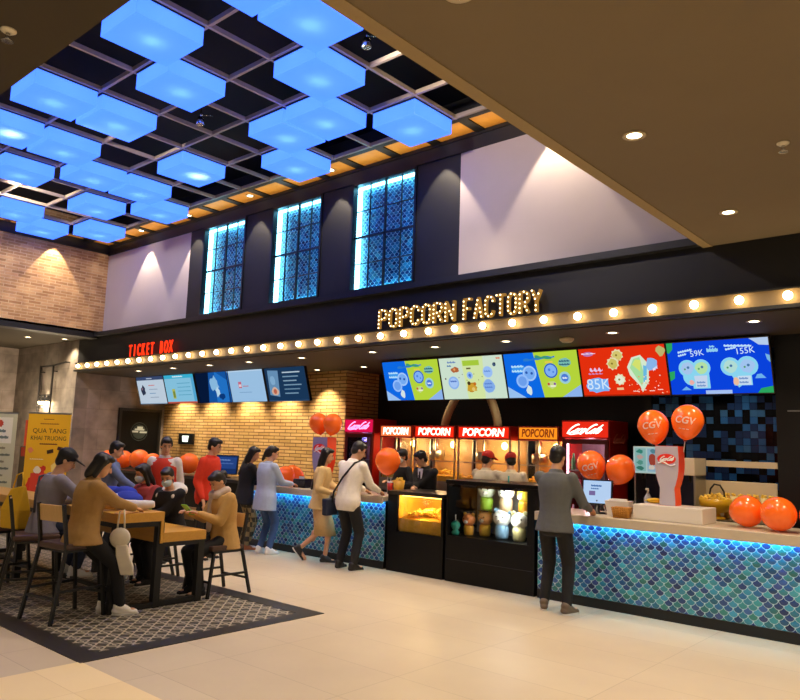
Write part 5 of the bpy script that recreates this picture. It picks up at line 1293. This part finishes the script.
# staff
p = person('man in a black suit and white shirt behind the popcorn warming case', -6.82, 8.5, 178, 1.62, lean=9,
    hands=[(-6.98,8.15,1.08),(-6.74,8.1,1.08)], nod=20, turn=-35, top=('121216',-.2,1.3,'suit_jacket',.02,True), bottom=('121216','trousers'), shoes='121214', hair=('short','0E0B0A'))
T = p['T']
MB().prism([(-.05,.52),(.05,.52),(.03,.3),(0,.22),(-.03,.3)], lambda u,v,d: T(u,.143+d-max(0,v-.4)*.35,v), .012).build('shirt_front', mat('shirt_white','E4E4E8',.7), p['t'])
mb = MB(); mb.prism([(-.012,.48),(.012,.48),(.018,.3),(0,.26),(-.018,.3)], lambda u,v,d: T(u,.154+d-max(0,v-.4)*.35,v), .006); mb.build('tie', mat('tie_dark','1C2030',.6), p['t'])
person('masked worker in a black top behind the big balloon', -7.68, 8.95, 160, 1.6, female=True, nod=10, hands=[(-7.5,8.65,1.1),(-7.7,8.6,1.1)], top=('101014',-.14,1.2,'top',.02), bottom=('121216','trousers'), shoes='121214', hair=('short','0E0B0A',0,'101014'), mask='DDE4E8')
person('worker in a red cap and cream shirt facing the machines, left one of two', -6.13, 9.0, 8, 1.62, nod=12, hands=[(-6.24,9.3,1.1),(-6.06,9.32,1.1)], top=('DCCFB6',-.12,1.4,'shirt',.02,True), sleeves='short', bottom=('1A1A1E','trousers'), shoes='121214', hair=('short','140F0D',0,'C81E12'), turn=-20)
person('worker in a red cap and cream shirt facing the machines, right one of two', -5.7, 9.0, 25, 1.61, nod=15, hands=[(-5.84,9.3,1.1),(-5.66,9.32,1.1)], top=('D6C8AE',-.12,1.4,'shirt',.02,True), sleeves='short', bottom=('1A1A1E','trousers'), shoes='121214', hair=('short','140F0D',0,'B81A10'), turn=20)
# around the table
person('man in a bright red jacket standing behind the table, facing right', -8.85, 6.1, -62, 1.69, lean=4, nod=12, turn=8, top=('E2391A',-.14,1.8,'jacket',.03,True), bottom=('14141A','trousers'), shoes='121214', hair=('short','140F0D'))
p = person('man in a red vest with white sleeves standing behind the table, facing the camera', -8.98, 5.5, -140, 1.68, lean=6, nod=10, turn=25, tilt=-6, top=('E4DCD4',-.12,1.4,'shirt',.02,True), bottom=('14141A','trousers'), shoes='121214', hair=('short','140F0D'))
T = p['T']; P_ = p['P']; RT = p['RT']; s = p['s']
mb = MB(); R = []
for z, a, b in ((-.1,.19,.145),(.1,.178,.14),(.28,.19,.145),(.38,.2,.15),(.45,.165,.135),(.51,.11,.1)): R.append([T(math.cos(k*PI/10)*a, math.sin(k*PI/10)*b, z) for k in range(20)])
mb.rings(R); mb.build('vest', mat('cloth_vest_red','D2361E',.8,noise=.1), p['t'])
person('man in a blue-grey shirt standing at the far side of the table, seen from behind', -9.42, 4.92, -35, 1.6, lean=6, hands=[(-9.25,5.25,.95),(-9.0,5.15,.95)], nod=10, turn=0, top=('6878A0',-.16,1.5,'shirt',.03,True), bottom=('20222A','trousers'), shoes='3A322C', hair=('short','0F0C0B'))
# seated
p = person('seated person in a tan jacket and black trousers on the nearest bar stool', -6.73, 3.32, 2, 1.6, ph=.76, lean=7, female=True, twist=-14,
    feet=[(-.06,.3,.0,0),(.16,.34,.0,-25)], hands=[(-6.95,3.8,.98),(-6.66,3.78,.97)], nod=18, turn=-12, top=('A68048',-.13,2.1,'jacket',.035,True), bottom=('121216','trousers',1.1), shoes='EEE6DA', hair=('bob','120D0B'))
t = thing('wrist_pouch', 'cream cloth pouch hanging from the arm of the person in the tan jacket', 'bag', (-6.56, 3.6, .95), 50)
mb = MB(); mb.ell((0,0,-.24), (.095,.04,.095), n=16); o = mb.build('round_pouch', mat('cloth_cream','DCD2BE',.85,noise=.08), t)
mb = MB(); mb.rings([[V(.0+u,-w,z),V(.0+u+2*h_,-w,z),V(.0+u+2*h_,w,z),V(u,w,z)] for u,h_,w,z in ((-.03,.05,.03,-.3),(-.02,.06,.035,-.4),(.01,.065,.03,-.5),(.03,.06,.012,-.58))], smooth=False); mb.build('hanging_bag', mat('cloth_cream','DCD2BE'), t, .012)
MB().tube([(-.03,0,-.16),(-.02,0,0),(.02,0,.02),(.035,0,-.15)], .008, 8).build('strap', mat('cloth_cream','DCD2BE'), t)
p = person('seated person in a black cap and grey shirt on the second bar stool', -7.64, 3.36, -8, 1.64, ph=.76, lean=10,
    feet=[(-.1,.3,.22,0),(.12,.3,.22,-8)], hands=[(-7.75,3.85,.98),(-7.4,3.85,.98)], nod=16, turn=-15, top=('8A8590',-.12,1.8,'shirt',.03), bottom=('26304A','trousers',1.1), shoes='EEEEEE', hair=('short','0E0B0A',0,'0B0B0D'))
T = p['T']; MB().tube([T(-.1,.14,.43), T(-.13,.0,.52), T(-.1,-.14,.46), T(.02,-.165,.28), T(.12,-.16,.1)], .012, 8).build('shoulder_strap', mat('strap_grey','3A3844',.7), p['t'])
mb = MB()
for q in (.01,.045): mb.ell(p['Hd'](-.09,-.03,q+.02), .012, n=8)
mb.build('cap_studs', mat('stud_white','E8E8E8',.4), p['t'])
t = thing('tote_bag', 'yellow tote bag hanging behind the person in the black cap', 'bag', (-8.02, 3.22, .92), 15)
mb = MB(); mb.rings([[V(-.14,-.06,-.24),V(.14,-.06,-.24),V(.14,.06,-.24),V(-.14,.06,-.24)],[V(-.15,-.07,-.05),V(.15,-.07,-.05),V(.15,.07,-.05),V(-.15,.07,-.05)],[V(-.08,-.02,.16),V(.12,-.02,.2),V(.12,.02,.2),V(-.08,.02,.16)]], smooth=False); mb.build('bag_body', mat('tote_yellow','E2B016',.75,noise=.08), t, .02)
MB().tube([(-.07,0,.14),(-.02,0,.3),(.06,0,.33),(.11,0,.18)], .008, 8).build('handle', mat('tote_yellow','E2B016'), t)
p = person('seated masked person with long black hair and a red and blue jacket across the table', -8.26, 4.9, 180, 1.6, ph=.6, lean=10, female=True, twist=10,
    feet=[(-.1,.36,0,0),(.1,.36,0,0)], hands=[(-8.14,4.5,.75),(-8.4,4.5,.76)], nod=10, turn=-25, top=('9C3A3A',-.12,1.7,'jacket',.03,True), bottom=('1C2030','trousers'), shoes='EEEEEE', hair=('long','0E0A09',.22), mask='B8C8D0')
p = person('seated masked person in a black jacket with a white hood across the table', -7.72, 4.88, 178, 1.58, ph=.6, lean=12, female=True, twist=20,
    feet=[(-.08,.3,0,0),(.1,.26,0,0)], hands=[(-7.75,4.5,.78),(-7.95,4.5,.77)], nod=12, turn=20, top=('141216',-.13,1.9,'jacket',.03), bottom=('131318','trousers',1.1), shoes='1C1A1E', hair=('tail','191110'), mask='BCD2DA')
T = p['T']; mb = MB(); mb.ell(T(0,-.12,.47), (.16,.1,.09), p['RT']); mb.cap(T(-.1,-.08,.5), T(-.12,.08,.44), .045, .03); mb.cap(T(.1,-.08,.5), T(.12,.08,.44), .045, .03)
remesh(mb, .012, 3, 'hood', mat('cloth_hood','DED8D0',.85), p['t'])
p = person('seated woman in a camel coat looking down at the end of the table', -6.84, 4.98, 172, 1.58, ph=.6, lean=6, female=True,
    feet=[(-.1,.3,0,0),(.1,.3,0,0)], hands=[(-6.82,4.62,.86),(-7.0,4.62,.86)], nod=30, turn=8, top=('C49A58',-.16,2.1,'coat',.04,True), bottom=('121216','trousers',1.05), shoes='121214', hair=('bun','1A1310'))
T = p['T']; mb = MB(); mb.cap(T(-.06,.1,.5), T(.06,.1,.5), .05, .05); mb.cap(T(.04,.13,.47), T(.05,.17,.12), .045, .05, .5, (1,0,0)); mb.cap(T(-.05,.1,.5), T(-.06,-.02,.54), .05, .05); mb.cap(T(.05,.1,.5), T(.06,-.02,.54), .05, .05)
remesh(mb, .012, 3, 'scarf', mat('cloth_scarf','C8B4A0',.9,noise=.15,nscale=30), p['t'])
# things on the table
t = thing('phone', 'phone in a lime green case held by the woman in the camel coat', 'phone', (-6.92, 4.55, .9), 10)
t.rotation_euler = (rad(50), 0, rad(10)); MB().box(-.042,.042,-.006,.006,-.085,.085).build('case', mat('lime_case','8CC83C',.4), t, .004); MB().box(-.038,.038,.006,.008,-.08,.08).build('screen', emis('6C8CB0',.5), t)
t = thing('snack_pouch', 'lime green snack pouch standing on the lower table level', 'packet', (-7.3, 4.32, .722), -20)
mb = MB(); mb.rings([[V(-.07,-.035,0),V(.07,-.035,0),V(.07,.035,0),V(-.07,.035,0)],[V(-.08,-.03,.1),V(.08,-.03,.1),V(.08,.03,.1),V(-.08,.03,.1)],[V(-.075,-.004,.2),V(.075,-.004,.2),V(.075,.004,.2),V(-.075,.004,.2)]], smooth=False); mb.build('pouch', mat('lime_pouch','86C23A',.4), t, .005); MB().box(-.075,.075,-.005,.005,.2,.22).build('seal', mat('pouch_seal','D8E8B8',.4), t)
t = thing('varsity_jacket', 'blue jacket with a white sleeve lying in a heap on the table', 'jacket', (-7.25, 3.98, .927), 8)
mb = MB(); mb.ell((-.1,.0,.05), (.34,.2,.07)); mb.ell((-.25,.04,.1), (.2,.15,.1)); mb.ell((.1,-.02,.08), (.18,.14,.09)); mb.ell((-.05,.05,.13), (.16,.12,.08))
remesh(mb, .014, 4, 'jacket_body', mat('cloth_royal','1E34A8',.8,noise=.2,nscale=15), t)
mb = MB(); mb.tube([(.02,-.12,.1),(.16,-.2,.05),(.3,-.16,.045),(.42,-.04,.05),(.48,.02,.06)], [.055,.06,.055,.05,.035], 12)
remesh(mb, .012, 3, 'sleeve', mat('cloth_white','E0DCE4',.85), t)
t = thing('folded_jacket', 'white and blue jacket heaped on the table before the black cap', 'jacket', (-7.95, 3.92, .927), -10)
mb = MB(); mb.ell((0,0,.06), (.26,.17,.075)); mb.ell((.1,.04,.11), (.15,.11,.07)); remesh(mb, .014, 4, 'jacket_body', mat('cloth_white','E0DCE4'), t)
mb = MB(); mb.cap((.05,-.12,.06), (.3,-.08,.06), .06, .055); mb.cap((.3,-.08,.06), (.36,.05,.05), .055, .045); remesh(mb, .012, 3, 'sleeve', mat('cloth_royal','1E34A8'), t)
popcorn_tub(-8.75, 4.3, .722, 'D8A83C', 'yellow popcorn tub on the lower table level beside the masked pair', .2)
